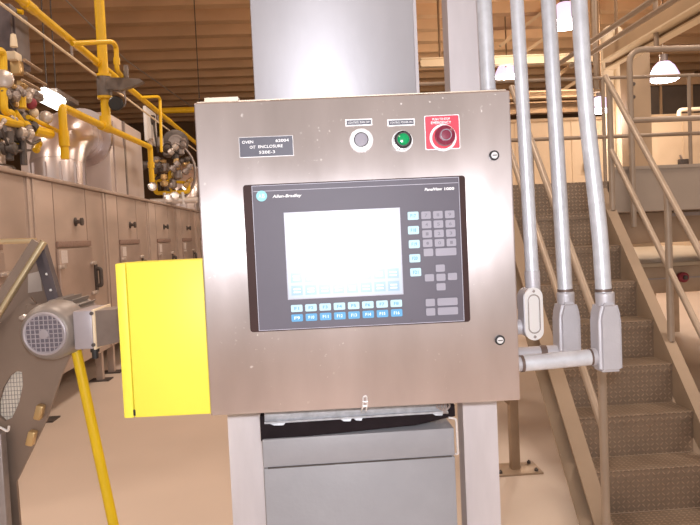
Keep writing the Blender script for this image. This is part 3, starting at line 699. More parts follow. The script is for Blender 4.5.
# burner gas train, far
def burner(Y, X, s, label):
    t = thing('burner_train', label, 'burner', (X, Y, 2.12), 0, 'burners on the oven roof')
    def V(x, y_, z): return Vector((X+x*s, Y+y_*s, 2.12+z*s))
    b = BM(); lathe(b, [(0, .10*s), (.02*s, .22*s), (.16*s, .22*s), (.18*s, .16*s)], V(.05, .3, 1.06), (.35, -1, 0), 22); bl = obj('blower', b, 'dark_metal', t)
    b = BM(); lathe(b, [(.185*s, .13*s), (.20*s, .13*s), (.20*s, .10*s), (.19*s, .10*s), (.19*s, .05*s), (.21*s, .05*s), (.212*s, 0)], V(.05, .3, 1.06), (.35, -1, 0), 20); obj('blower_inlet', b, 'mid_metal', bl)
    b = BM(); tube(b, rounded([V(-.25, 0, .55), V(-.25, 0, .20), V(.30, 0, .20), V(.30, 0, .40)], .05*s), .035*s, 10); tube(b, [V(0, 0, .20), V(0, 0, .62)], .030*s, 10); tube(b, [V(-.25, 0, .42), V(.25, 0, .36)], .026*s, 8); obj('gas_manifold', b, 'yellow_pipe', t)
    for (x_, z_, r_) in ((-.08, .62, .085), (.14, .50, .075), (.0, .88, .09), (-.2, .72, .08), (.05, .35, .06), (.2, .9, .07), (-.12, 1.05, .06)):
        b = BM(); lathe(b, [(-.09*s, .4*r_*s), (-.06*s, r_*s), (.06*s, r_*s), (.09*s, .5*r_*s)], V(x_, -.02, z_), (0, 0, 1), 14); obj('valve_body', b, 'mid_metal', t)
    for (x_, z_) in ((-.28, .30), (.08, .13), (-.02, .10)):
        b = BM(); lathe(b, [(0, .06*s), (.03*s, .075*s), (.05*s, .05*s), (.055*s, 0)], V(x_, -.1, z_), (.3, -1, .2), 14); obj('gauge', b, 'chrome', t)
    rb_ = random.Random(3)
    for i in range(24):
        q = V(rb_.uniform(-.35, .35), rb_.uniform(-.25, .25), rb_.uniform(.08, 1.15)); r_ = rb_.uniform(.03, .075)*s
        d_ = Vector((rb_.choice([0, 1, .3]), rb_.choice([0, 1]), rb_.choice([0, 1, .2])));  d_ = d_ if d_.length > .1 else Vector((0, 0, 1))
        b = BM(); lathe(b, [(-.1*s, r_*.5), (-.08*s, r_), (-.02*s, r_), (-.01*s, r_*.6), (.02*s, r_*.6), (.03*s, r_), (.1*s, r_*.8)], q, d_, 10); obj('pipe_fitting', b, rb_.choice(['dark_metal', 'mid_metal', 'dark_metal', 'hinge', 'gold']), t)
    b = BM(); pts = [V(.42*math.cos(a), .05, .55+.50*math.sin(a)) for a in [math.radians(q_) for q_ in range(75, -95, -12)]]
    tube(b, pts, .022*s, 8); obj('hose', b, 'mid_metal', t)
    b = BM(); tube(b, [V(-.35, 0, .06), V(.45, 0, .06)], .05*s, 12); tube(b, [V(-.1, -.02, .0), V(-.1, -.02, .2)], .03*s, 8); tube(b, [V(.2, -.02, .0), V(.2, -.02, .2)], .03*s, 8); obj('burner_tube', b, 'chrome', t)
    return t
burner(11.7, -2.28, 1.0, 'far burner train with a round blower and looping hose')
cp = thing('switch_panel', 'small white panel with dark cable on it behind the thin yellow branch', 'panel', hx(152, 126, -2.45))
q = hx(153, 126, -2.95)
b = BM(); box(b, q.x-.08, q.x-.02, q.y-.45, q.y+.45, q.z-.35, q.z+.32, .02); obj('panel_body', b, 'white', cp)
b = BM(); tube(b, rounded([(q.x+.02, q.y+.05, q.z+.2), (q.x+.04, q.y-.1, q.z-.1), (q.x+.04, q.y+.15, q.z-.5)], .2), .022, 8); lathe(b, [(0, .10), (.05, .09), (.055, 0)], (q.x-.02, q.y, q.z+.12), (1, 0, 0), 12); obj('panel_cable', b, 'dark_metal', cp)

# near burner cluster (left edge)
nb = thing('burner_train', 'near burner train with yellow pipes and round gauges at the left edge', 'burner', hx(20, 150, -2.3), 0, 'burners on the oven roof')
def n(name, b, m, label=None): return obj(name, b, m, nb, label=label)
NX = -2.3
def H(px, py, dx=0): return hx(px, py, NX+dx)
b = BM(); tube(b, rounded([H(-4, 51), H(3, 51), H(4, 112), H(12, 113), H(12, 122)], .06), .030, 10); tube(b, [H(-6, 118), H(20, 124)], .036, 10); tube(b, [H(14, 112), H(27, 130)], .030, 10); n('gas_manifold', b, 'yellow_pipe')
b = BM(); tube(b, [H(33, 130), H(50, 134)], .046, 10); tube(b, [H(20, 92), H(21, 108)], .042, 10); n('gas_manifold', b, 'yellow_pipe')
b = BM(); tube(b, [H(28, 117), H(66, 135)], .020, 8); n('small_tube', b, 'yellow_pipe')
for (px, py, r_, m_) in ((4, 80, .075, 'hinge'), (13, 96, .062, 'mid_metal'), (31, 104, .050, 'redthing'), (46, 118, .060, 'hinge'), (34, 113, .04, 'cream'), (26, 126, .04, 'yellow_pipe')):
    b = BM(); q = H(px, py); lathe(b, [(-.03, r_*.5), (-.02, r_*.9), (.03, r_), (.05, r_*.85), (.065, r_*.4), (.067, 0)], q, (.35, -1, .05), 18); n('gauge', b, m_)
for (px, py, w_, h_, m_) in ((14, 57, .14, .07, 'cream'), (17, 68, .10, .12, 'gold'), (10, 138, .34, .05, 'dark_metal'), (12, 147, .30, .05, 'dark_metal'), (22, 118, .10, .10, 'mid_metal'), (30, 122, .08, .16, 'dark_metal'), (6, 128, .16, .10, 'mid_metal'), (3, 104, .10, .16, 'dark_metal'), (18, 104, .10, .14, 'mid_metal'), (14, 134, .10, .12, 'mid_metal')):
    q = H(px, py, -.06); b = BM(); box(b, q.x-.04, q.x+.04, q.y-w_/2, q.y+w_/2, q.z-h_/2, q.z+h_/2, .012); n('valve_body', b, m_)
b = BM(); q = H(14, 47); lathe(b, [(0, .03), (.06, .026), (.10, .02), (.11, 0)], q, (0, 0, 1), 12); n('vent_cap', b, 'cream')
b = BM(); tube(b, [H(10, 132), H(10, 160)], .03, 8); n('support_rod', b, 'dark_metal')
b = BM(); tube(b, [H(22, 128), H(24, 165)], .03, 8); n('support_rod', b, 'dark_metal')
b = BM()
for (p_, q_) in (((24, 60), (41, 71)), ((25, 73), (46, 85)), ((22, 80), (40, 90))): tube(b, [H(*p_), H(*q_)], .014, 6)
n('sensing_line', b, 'brown_metal')
rn = random.Random(5)
for i in range(26):
    px, py = rn.uniform(-2, 40), rn.uniform(84, 150)
    q = H(px, py, rn.uniform(-.12, .05)); r_ = rn.uniform(.02, .05); m_ = rn.choice(['dark_metal', 'mid_metal', 'dark_metal', 'gold', 'yellow_pipe', 'hinge'])
    d_ = Vector((rn.choice([0, 0, .3]), rn.choice([0, 1, 1]), rn.choice([0, 1]))); d_ = d_ if d_.length > .1 else Vector((0, 1, 0))
    b = BM(); L_ = rn.uniform(.06, .18); lathe(b, [(-L_/2, r_*.6), (-L_/2+.01, r_), (-.02, r_), (-.015, r_*.7), (.015, r_*.7), (.02, r_), (L_/2-.01, r_), (L_/2, r_*.5)], q, d_, 12); n('pipe_fitting', b, m_)
for (p_, q_, z_) in (((2, 90), (36, 126), (18, 116)), ((6, 110), (40, 140), (30, 146)), ((0, 125), (30, 150), (10, 152))):
    b = BM(); tube(b, rounded([H(*p_), H(*z_), H(*q_)], .3), .012, 6); n('flexible_hose', b, 'dark_metal')
eb_ = thing('electrical_box', 'grey electrical box hung below the yellow main at the top left corner', 'electrical box', hx(20, 30, -2.35))
A_, B_ = hx(12.5, 12, -2.42), hx(30.5, 56, -2.42)
b = BM(); box(b, -2.62, -2.42, A_.y-.05, B_.y, 3.08, A_.z+.06, .01); obj('box_body', b, 'leg_dark', eb_)
b = BM(); box(b, -2.42, -2.405, A_.y, B_.y-.04, 3.12, A_.z, .004); obj('box_door', b, 'box_door', eb_)
b = BM(); tube(b, [(-2.45, A_.y+.12, A_.z+.05), (-2.38, A_.y+.12, gz-.03)], .022, 8); obj('hanger', b, 'yellow_pipe', eb_)
ft = thing('fluorescent_light', 'bright twin tube fluorescent light over the ovens at the left', 'light', hz(52, 98, 4.9))
b = BM()
z_ = 3.9
for (p_, q_) in (((44, 92.5), (61, 101.5)), ((41.5, 97), (58, 105.5))):
    tube(b, [hz(*p_, z_), hz(*q_, z_)], .085, 10)
obj('tube', b, 'tube', ft)
P0, P1 = hz(40, 91, z_+.14), hz(63, 104, z_+.14)
b = BM(); bar(b, P0, P1, .55, .08); obj('housing', b, 'mid_metal', ft)
b = BM(); tube(b, [P0*.7+P1*.3, (P0*.7+P1*.3)+Vector((0, 0, 7.756-P0.z))], .012, 6); tube(b, [P0*.3+P1*.7, (P0*.3+P1*.7)+Vector((0, 0, 7.756-P0.z))], .012, 6); obj('hanger_rod', b, 'dark_metal', ft)

# ================================================================== CONVEYOR FRAME, MOTOR, POLE (left foreground)
YC = 2.12
def Q(px, py, y_=YC): return hy(px, py, y_)
cv = thing('conveyor_frame', 'brown steel side frame of an inclined conveyor at the left edge', 'conveyor', (-.92, YC, 0))
hole = [(22, 372), (23, 385), (19, 403), (12, 418), (5, 421), (-1, 416), (-1, 402), (3, 388), (10, 376), (17, 371)]
outer = [(74, 348), (62, 374), (47, 419), (16.5, 482), (20, 525), (22, 560), (-80, 560), (-80, 400), (-2, 325), (30, 297)]
hv, ovx = [Q(*p) for p in hole], [Q(*p) for p in outer]
bm = BM()
def poly_with_hole(bm, outer, hole, off):
    from mathutils.geometry import tessellate_polygon
    allp = outer+hole
    tris = tessellate_polygon([outer, hole])
    lay = []
    for o_ in (Vector((0, 0, 0)), Vector(off)):
        vs = [bm.verts.new(p+o_) for p in allp]; lay.append(vs)
        for t in tris:
            try: bm.faces.new([vs[i] for i in t])
            except ValueError: pass
    no = len(outer)
    for rng in (range(no), range(no, len(allp))):
        rng = list(rng)
        for i, a in enumerate(rng):
            c_ = rng[(i+1) % len(rng)]
            bm.faces.new((lay[0][a], lay[0][c_], lay[1][c_], lay[1][a]))
low = [p.copy() for p in ovx]
for i in (5, 6): low[i].z = .0
ovx = low
poly_with_hole(bm, ovx, hv, (0, .012, 0)); obj('side_plate', bm, 'conv_plate', cv, smooth=False)
b = BM(); prism(b, [p+Vector((0, .014, 0)) for p in [Q(24, 369), Q(24, 388), Q(13, 421), Q(4, 424), Q(-4, 418), Q(-4, 400), Q(8, 374), Q(17, 368)]], (0, .006, 0)); obj('mesh_window', b, 'meshwin', cv, label='pale mesh seen through the slanted oval opening')
b = BM()
c_ = Q(10, 396)
for i in range(-6, 7): tube(b, [c_+Vector((i*.009, .011, -.11)), c_+Vector((i*.009, .011, .11))], .0007, 4); tube(b, [c_+Vector((-.055, .011, i*.013)), c_+Vector((.055, .011, i*.013))], .0007, 4)
obj('mesh_wire', b, 'mid_metal', cv)
b = BM(); r0_, r1_ = Q(-60, 408, 2.05), Q(44, 241.5, 2.10)
tube(b, [r0_, r1_], .0105, 12); obj('sloping_rail', b, 'conv_rail', cv, label='bright sloping tube rail')
b = BM(); off_ = Vector((-.018, .012, .0)); bar(b, r0_+off_+Vector((-.008, 0, 0)), r1_+off_+Vector((-.004, 0, 0)), .028, .036, (0, 1, 0)); obj('rail_bracket', b, 'conv_plate', cv)
b = BM(); bar(b, Q(43, 244, 2.13), Q(66, 322, 2.13), .012, .036, (0, 1, 0)); 
bar(b, Q(39, 250, 2.15), Q(60, 322, 2.15), .03, .02, (0, 1, 0)); lg = obj('brace', b, 'leg_dark', cv, label='dark slanted brace below the rail')
for (px, py) in ((47, 274), (51, 290)):
    b = BM(); lathe(b, [(0, .004), (.004, .004), (.005, 0)], Q(px, py, 2.128), (0, -1, 0), 10); obj('bolt', b, 'chrome', lg)
b = BM(); tube(b, [Q(-60, 243.5, 2.2), Q(36, 240.5, 2.2)], .009, 10); obj('cross_bar', b, 'conv_rail', cv)
b = BM(); prism(b, [Q(42, 248, 2.22), Q(62, 322, 2.22), Q(-5, 322, 2.22), Q(2, 308, 2.22)], (0, .01, 0)); obj('inner_panel', b, 'conv_plate', cv, smooth=False)
b = BM(); prism(b, [Q(28, 274, 2.215), Q(40, 271, 2.215), Q(42, 291, 2.215), Q(28, 293, 2.215)], (0, .003, 0)); obj('paper_label', b, 'hinge', cv)
for (px, py) in ((39, 412), (31, 438)):
    b = BM(); q = Q(px, py, 2.10); box(b, q.x-.011, q.x+.011, q.y-.01, q.y+.02, q.z-.024, q.z+.022, .005, Matrix.Translation(q) @ Matrix.Rotation(.3, 4, 'Y') @ Matrix.Translation(-q)); obj('bracket', b, 'gold', cv)
b = BM(); q = Q(-2, 480, 2.08); box(b, -1.3, Q(7, 480, 2.08).x, 2.06, 2.10, 0, Q(0, 432, 2.08).z, .006); obj('side_box', b, 'mid_metal', cv)
b = BM(); tube(b, rounded([Q(-8, 425, 2.06), Q(2, 428, 2.06), Q(8, 432, 2.06), Q(9, 426, 2.06)], .01), .004, 8); obj('side_handle', b, 'chrome', cv)

# motor
MY = 1.90
mc = Q(52, 331, MY); mr_ = .5*(Q(82, 331, MY)-Q(22, 331, MY)).length
fcx = Q(46.5, 334, MY-.03)
mo = thing('electric_motor', 'grey electric motor with a round grilled fan cover bolted to the conveyor frame', 'motor', (mc.x, MY, mc.z))
ax = Vector((.06, 1, .02)).normalized()
b = BM(); lathe(b, [(-.045, .058), (-.042, .064), (-.030, .072), (-.01, .078), (.05, .080), (.062, .080)], mc, ax, 36); cowl = obj('fan_cowl', b, 'motor', mo)
b = BM(); lathe(b, [(.055, .070), (.20, .070), (.20, .05), (.23, .05)], mc, ax, 30)
x_, y__ = basis_for(ax)
for i in range(22):
    a = 2*PI*i/22; dd = x_*math.cos(a)+y__*math.sin(a); tt = ax.cross(dd)
    prism(b, [mc+ax*.065+dd*.066+tt*.0015, mc+ax*.065+dd*.066-tt*.0015, mc+ax*.065+dd*.084-tt*.001, mc+ax*.065+dd*.084+tt*.001], ax*.125)
obj('finned_housing', b, 'motor', mo)
# grille on the cowl face
g0 = mc-ax*.0455
b = BM(); lathe(b, [(0, .051), (.001, .051), (.0012, 0)], g0+ax*.0008, -ax, 36); obj('grille_backing', b, 'grille_dark', cowl)
b = BM(); k = 40
ringo = [g0+(x_*math.cos(2*PI*i/k)+y__*math.sin(2*PI*i/k))*.060 for i in range(k)]
tube(b, [g0+(x_*math.cos(2*PI*i/k)+y__*math.sin(2*PI*i/k))*.0545 for i in range(k+1)], .0042, 8, False); obj('grille_rim', b, 'box_cast', cowl)
b = BM()
for i in range(-4, 5):
    s = i*.0122; hl = math.sqrt(max(0, .052**2-s*s))
    hxv = Vector((1, -ax.x/ax.y, 0)).normalized(); vz = hxv.cross(ax).normalized()
    for (u_, v_) in ((hxv, vz), (vz, hxv)):
        tube(b, [g0-ax*.002+u_*s-v_*hl, g0-ax*.002+u_*s+v_*hl], .0015, 6)
obj('grille', b, 'box_cast', cowl)
b = BM(); lathe(b, [(0, .013), (.004, .013), (.005, .004), (.0052, 0)], g0-ax*.002, -ax, 16); obj('grille_hub', b, 'box_cast', cowl)
# terminal box on the motor's right side
def S(px, py, y_=MY+.01): return hy(px, py, y_)
xl, xr = S(79, 330).x, S(98, 330).x
zt_, zb2 = S(88, 309).z, S(88, 347).z
b = BM(); box(b, xl, xr, MY-.035, MY+.12, zb2, zt_, .005); tb = obj('terminal_box', b, 'box_cast', mo)
b = BM(); box(b, xr, xr+.007, MY-.037, MY+.122, zb2-.002, zt_+.002, .002); obj('box_lid', b, 'cream', tb)
b = BM(); prism(b, [(xr+.007, MY-.028, zb2+.004), (xr+.007, MY-.028, zt_-.003), (xr+.055, MY+.03, zt_-.006), (xr+.055, MY+.03, zb2+.008)], (0, .09, 0)); obj('box_extension', b, 'mid_metal', tb)
for s in (zb2+.012, zt_-.008):
    b = BM(); lathe(b, [(0, .005), (.006, .005), (.007, 0)], (xr+.001, MY-.037, s), (0, -1, 0), 10); obj('lid_screw', b, 'dark_metal', tb)
b = BM(); lathe(b, [(0, .012), (.012, .012), (.012, .009), (.030, .009)], (S(96.5, 346).x, MY-.005, zb2), (0, 0, -1), 14); obj('cable_gland', b, 'black', mo)
b = BM(); tube(b, rounded([mc+Vector((-.10, .05, .035)), mc+Vector((-.065, -.01, .045)), mc+Vector((-.055, -.02, .03))], .01), .007, 8); obj('lifting_eye', b, 'chrome', mo)
b = BM(); box(b, mc.x-.15, mc.x+.03, MY+.20, YC-.001, mc.z-.06, mc.z+.06, .006); obj('mounting_flange', b, 'conv_plate', mo)
# yellow pole
p1, p0 = Q(76, 349.5, 1.97), Q(113.5, 525, 1.97)
k_ = p0.z/(p1.z-p0.z); foot = p0+(p0-p1)*k_
po = thing('yellow_pole', 'slanting yellow pole rising from the floor to the motor', 'pole', foot)
b = BM(); tube(b, [foot+Vector((0, 0, .004)), p1], .0145, 16); obj('pole_tube', b, 'yellow_pole', po)
b = BM(); lathe(b, [(0, .035), (.006, .035), (.008, .018), (.02, .018)], foot, (0, 0, 1), 18); obj('pole_foot', b, 'yellow_pole', po)

# ================================================================== STAIRS AND PLATFORM (right)
SX, SW, SY3, RUN, RISE = 1.782, .56, 3.087, .176, .1946
def ny(k): return SY3+(k-3)*RUN
st = thing('staircase', 'steep tread plate staircase climbing to the platform behind the conduits', 'stairs', (SX-SW/2, ny(1), 0))
for k in range(1, 9):
    z = RISE*k
    b = BM(); box(b, SX-SW, SX, ny(k), ny(k+1)+.004, z-.008, z, .002); box(b, SX-SW, SX, ny(k), ny(k)+.006, z-.034, z-.008); obj('tread', b, 'stair', st, smooth=False)
for k in range(1, 10):
    z = RISE*k
    b = BM(); box(b, SX-SW, SX, ny(k)+.007, ny(k)+.012, z-RISE, z-.009); obj('riser', b, 'stair', st, smooth=False)
sl = RISE/RUN
def strz(y_): return RISE*3+(y_-SY3)*sl
for (xa_, xb_) in ((SX, SX+.060), (SX-SW-.075, SX-SW)):
    y0_, y1_ = ny(1)-.16, ny(9)-.05
    inn = xa_ if xa_ == SX else xb_
    b = BM()
    prism(b, [(inn-.004 if inn != SX else inn, y0_, max(0, strz(y0_)-.36)), (inn-.004 if inn != SX else inn, y1_, strz(y1_)-.36), (inn-.004 if inn != SX else inn, y1_, strz(y1_)+.0), (inn-.004 if inn != SX else inn, y0_, strz(y0_)+.0)], (.006, 0, 0))
    d = Vector((0, 1, sl)).normalized(); nn = Vector((0, -sl, 1)).normalized()
    for off in (0., -.25):
        A = Vector((xa_, y0_, strz(y0_)+off)); 
        prism(b, [A, A+Vector((xb_-xa_, 0, 0)), A+Vector((xb_-xa_, 0, 0))+nn*.012, A+nn*.012], Vector((0, y1_-y0_, (y1_-y0_)*sl)))
    obj('stringer', b, 'stringer', st, smooth=False)
# handrails
def rail_z(y_, h): return strz(y_)+h
XR = SX+.04
hr = thing('stair_handrail', 'right stair handrail of round steel tube with sloping mid rail', 'handrail', (XR, 3.3, .8))
t0, t1 = hx(606, 78, XR), hx(700, 252, XR); dd = (t1-t0)
b = BM(); tube(b, [t0+dd*1.15, t0-dd.normalized()*.012], .0168, 14); obj('top_rail', b, 'rail', hr)
m0, m1 = hx(610, 148, XR), hx(689, 309, XR); dd = m1-m0
b = BM(); tube(b, [m0, m0+dd*1.45], .0160, 14); obj('mid_rail', b, 'rail', hr)
def yat(a, c, y_): s = (y_-a.y)/(c.y-a.y); return a.z+(c.z-a.z)*s
for y_ in (3.968, 3.344, 2.72):
    b = BM(); tube(b, [(XR, y_, strz(y_)+.008), (XR, y_, yat(t0, t1, y_))], .0180, 14); p = obj('post', b, 'rail', hr)
hl_ = thing('stair_handrail', 'left stair handrail, seen between the conduits with its lower post', 'handrail', (1.185, 2.75, .3))
XL = SX-SW-.03
l0, l1 = hx(527.6, 131, XL), hx(592, 308, XL)
ypost = 2.74
dd = l1-l0; s_ = (ypost-l0.y)/(l1.y-l0.y); lend = l0+dd*s_
b = BM(); tube(b, [l0-dd*.33, lend], .0168, 14); obj('top_rail', b, 'rail', hl_)
q0_, q1_ = hx(550, 270, XL), hx(600, 419, XL); d2 = q1_-q0_; s2 = (ypost-q0_.y)/(q1_.y-q0_.y)
b = BM(); tube(b, [q0_-d2*1.2, q0_+d2*s2], .0168, 14); obj('mid_rail', b, 'rail', hl_)
b = BM(); tube(b, [(XL, ypost, .0), (XL, ypost, lend.z+.004)], .0178, 14); obj('post', b, 'rail', hl_)
b = BM(); tube(b, [(XL, 3.55, strz(3.55)+.012), (XL, 3.55, yat(l0, l1, 3.55))], .0178, 14); obj('post', b, 'rail', hl_)

# platform
PZ = RISE*9
pf = thing('platform', 'steel platform with a deep grey edge beam at the head of the stairs', 'platform', (2.6, 4.16, 1.55))
b = BM(); box(b, .95, 5.2, ny(9)+.015, 6.3, PZ-.01, PZ); obj('deck', b, 'stair', pf, smooth=False)
b = BM(); box(b, 1.9, 5.2, 4.14, 4.16, 1.553, 1.83); box(b, 1.9, 5.2, 4.13, 4.14, 1.815, 1.835); obj('edge_beam', b, 'platform', pf, smooth=False)
b = BM(); box(b, .95, SX+.10, ny(9)+.0145, ny(9)+.02, PZ-.24, PZ-.011); obj('head_plate', b, 'stair', pf, smooth=False)
b = BM(); box(b, 1.9, 5.2, 4.161, 6.3, 1.553, 1.58); obj('underside', b, 'platform', pf, smooth=False)
for (x_, y_) in ((1.5, 6.2), (5.05, 4.4), (5.05, 6.2)):
    b = BM(); box(b, x_-.05, x_+.05, y_-.05, y_+.05, 0, 1.56); obj('column', b, 'platform', pf)
pr = thing('platform_guardrail', 'round tube guardrail with a bent corner along the platform edge', 'guardrail', (2.03, 4.11, 1.45))
YR = 4.105
A_ = hy(631.5, 227, YR); Bt = hy(631.5, 50, YR); Ct = hy(700, 47.5, YR)
xr_ = (A_.x+Bt.x)/2; zt2 = (Bt.z+Ct.z)/2
b = BM(); tube(b, rounded([(xr_, YR, A_.z), (xr_, YR, zt2), (4.9, YR, zt2)], .09, 6), .0180, 14); obj('top_rail', b, 'rail', pr)
zm = hy(670, 119, YR).z
b = BM(); tube(b, [(xr_, YR, zm), (4.9, YR, zm)], .0178, 14); obj('mid_rail', b, 'rail', pr)
for x_ in (3.45, 4.88):
    b = BM(); tube(b, [(x_, YR, 1.46), (x_, YR, zt2)], .0180, 14); obj('post', b, 'rail', pr)
fr = thing('far_guardrail', 'thin far guardrail crossing behind the conduits and the stair head', 'guardrail', (3, 6.2, 1.75))
YG = 6.2
zt3, zm3 = hy(560, 79.5, YG).z, hy(560, 138.5, YG).z
b = BM(); tube(b, [(.6, YG, zt3), (5.15, YG, zt3)], .0165, 12); obj('top_rail', b, 'rail', fr)
b = BM(); tube(b, [(.6, YG, zm3), (5.15, YG, zm3)], .018, 12); obj('mid_rail', b, 'rail', fr)
for px in (528, 604, 690):
    x_ = hy(px, 130, YG).x; b = BM(); tube(b, [(x_, YG, PZ+.001), (x_, YG, zt3)], .0165, 12); obj('post', b, 'rail', fr)
# floor mounted stanchion below the platform
fp = hz(515, 470, 0)
sp = thing('floor_stanchion', 'slim brown square post bolted to the floor beside the stairs', 'post', fp)
b = BM(); box(b, fp.x-.027, fp.x+.027, fp.y-.027, fp.y+.027, .012, PZ-.011, .003); obj('post_tube', b, 'brown_metal', sp)
b = BM(); box(b, fp.x-.145, fp.x+.145, fp.y-.10, fp.y+.10, 0, .012, .002); bp_ = obj('base_plate', b, 'brown_metal', sp)
for sx_ in (-1, 1):
    for sy_ in (-1, 1):
        b = BM(); lathe(b, [(0, .012), (.012, .012), (.016, .006), (.02, .006)], (fp.x+sx_*.11, fp.y+sy_*.07, .012), (0, 0, 1), 6); obj('anchor_bolt', b, 'dark_metal', bp_)
b = BM(); bar(b, (fp.x-.02, fp.y, .42), (fp.x-.75, fp.y, 1.15), .03, .03, (0, 1, 0)); obj('brace', b, 'brown_metal', sp)

# machine and bench under / beyond the platform
mh = thing('machine_housing', 'brown machine housing under the grey platform edge beam', 'machine', (3.4, 5.2, 1.33))
b = BM(); box(b, 2.10, 4.9, 4.75, 5.9, 1.33, 1.5525, .01); obj('housing_body', b, 'brown_metal', mh)
b = BM(); box(b, 2.6, 4.9, 4.735, 4.752, 1.515, 1.54); obj('housing_lip', b, 'mid_metal', mh)
bn = thing('work_bench', 'long pale topped bench with a brown apron beyond the stairs', 'bench', (4.5, 7, 0))
b = BM(); box(b, 2.3, 4.9, 5.44, 8.9, 1.105, 1.14, .006); obj('bench_top', b, 'bench_top', bn)
b = BM(); box(b, 2.33, 4.87, 5.47, 8.87, .885, 1.105, .006); obj('apron', b, 'brown_metal', bn)
b = BM(); box(b, 2.33, 4.87, 5.462, 5.468, 1.0, 1.012); obj('apron_seam', b, 'mid_metal', bn)
for x_ in (2.4, 4.8):
    for y_ in (5.6, 8.7):
        b = BM(); box(b, x_-.04, x_+.04, y_-.04, y_+.04, 0, .884); obj('leg', b, 'brown_metal', bn)
q = hy(681, 277, 5.46)
rb = thing('hose_reel', 'small dark red reel on the apron of the pale bench', 'reel', q)
b = BM(); lathe(b, [(0, .03), (.01, .042), (.05, .042), (.06, .03), (.062, 0)], q, (0, -1, 0), 18); obj('reel_body', b, 'redthing', rb)
b = BM(); lathe(b, [(.06, .018), (.08, .018), (.082, 0)], q, (0, -1, 0), 12); obj('reel_hub', b, 'dark_metal', rb)

# ================================================================== OVERHEAD STEEL (right)
col = thing('square_column', 'broad beige square column standing behind the platform guardrail', 'column', (4.58, 9, 0))
cx0_, cx1_ = hy(631, 120, 9).x, hy(652, 120, 9).x
b = BM(); box(b, cx0_, cx1_, 9, 9.3, 0, hy(640, 31, 9).z, .02); obj('shaft', b, 'column', col)
for py in (84, 97):
    q = hy(633.5, py, 9); b = BM(); lathe(b, [(0, .025), (.01, .025), (.012, 0)], (q.x, 9.0, q.z), (0, -1, 0), 10); obj('bolt', b, 'dark_metal', col)
iu = thing('inverted_duct', 'cream duct bent into an upside down U beside the beige column', 'duct', hy(610, 60, 10))
u = [hy(604.5, 150, 10), hy(604.5, 34, 10), hy(618.5, 34, 10), hy(618.5, 150, 10)]
xl_, xr2 = u[1].x, hy(619, 80, 10).x
zt4 = hy(611, 31, 10).z
b = BM(); tube(b, rounded([(xl_+.03, 10, .0), (xl_+.03, 10, zt4), (xr2, 10, zt4), (xr2, 10, 0)], .16, 6), .085, 16); obj('duct_tube', b, 'cream', iu)
# pipe-rack beams running away from the camera
def ybeam(name, label, px, py, X, y0, y1, w, h, m, cat='beam'):
    q = hx(px, py, X); t = thing(name, label, cat, (q.x, y0, q.z))
    b = BM(); box(b, q.x-w/2, q.x+w/2, y0, y1, q.z-h/2, q.z+h/2, .004); obj('beam_web', b, m, t)
    b = BM(); box(b, q.x-w*.9, q.x+w*.9, y0, y1, q.z-h/2-.02, q.z-h/2); obj('beam_flange', b, 'cream', t)
    for yy in (y0+.3, y1-.3):
        b = BM(); tube(b, [(q.x, yy, q.z+h/2), (q.x, yy, 7.756)], .02, 8); obj('hanger_rod', b, 'beam_dark', t)
ybeam('roof_beam', 'deep pale roof beam slanting up at the top right corner', 665, 17, 4.3, 4.5, 9.4, .12, .24, 'beam')
ybeam('roof_beam', 'dark lower roof beam under the pale beam at the top right', 668, 31, 4.4, 4.5, 9.6, .08, .11, 'beam_dark')
for n_, (px, py, X_, y1_, lb) in enumerate(((632, 14, 3.5, 9.2, 'upper thin pipe of the pair slanting above the inverted duct'), (620, 35, 3.7, 9.2, 'lower thin pipe of the pair slanting across the inverted duct'), (685, 24, 4.9, 9.9, 'thin pipe slanting below the dark roof beam at the top right'))):
    q = hx(px, py, X_); t = thing('overhead_pipe', lb, 'pipe', (q.x, 8, q.z), 0, 'overhead pipes at the right')
    b = BM(); tube(b, [(q.x, 4.5, q.z), (q.x, y1_, q.z)], .032, 10); obj('pipe', b, 'rail', t)
    for yy in (5.1+.2*n_, 6.1+.2*n_):
        b = BM(); tube(b, [(q.x, yy, q.z), (q.x, yy, 7.756)], .010, 6); obj('hanger_rod', b, 'beam_dark', t)
def xbeam(label, py, Y, x0, x1, w, h, m):
    q = hy(540, py, Y); t = thing('cross_beam', label, 'beam', (x0, Y, q.z), 0, 'cross beams at the right')
    b = BM(); box(b, x0, x1, Y-.02, Y+.02, q.z-h/2, q.z+h/2); obj('beam_web', b, m, t)
    b = BM(); box(b, x0, x1, Y-w/2, Y+w/2, q.z-h/2-.03, q.z-h/2); box(b, x0, x1, Y-w/2, Y+w/2, q.z+h/2, q.z+h/2+.03); obj('beam_flange', b, m, t)
    b = BM()
    for xx in (x0+.5, x1-.5): tube(b, [(xx, Y, q.z+h/2), (xx, Y, 7.756)], .03, 8)
    obj('hanger_rod', b, 'beam_dark', t)
xbeam('bright cream beam crossing behind the conduits above the enclosure corner', 59.5, 17, 3.0, 7.9, .2, .16, 'cream')
xbeam('lower beige beam crossing behind the conduits', 95, 15, 3.0, 7.2, .2, .10, 'beam')
xbeam('dark beam crossing low behind the conduits above the partition', 108, 15.5, 3.0, 13, .2, .20, 'beam_dark')
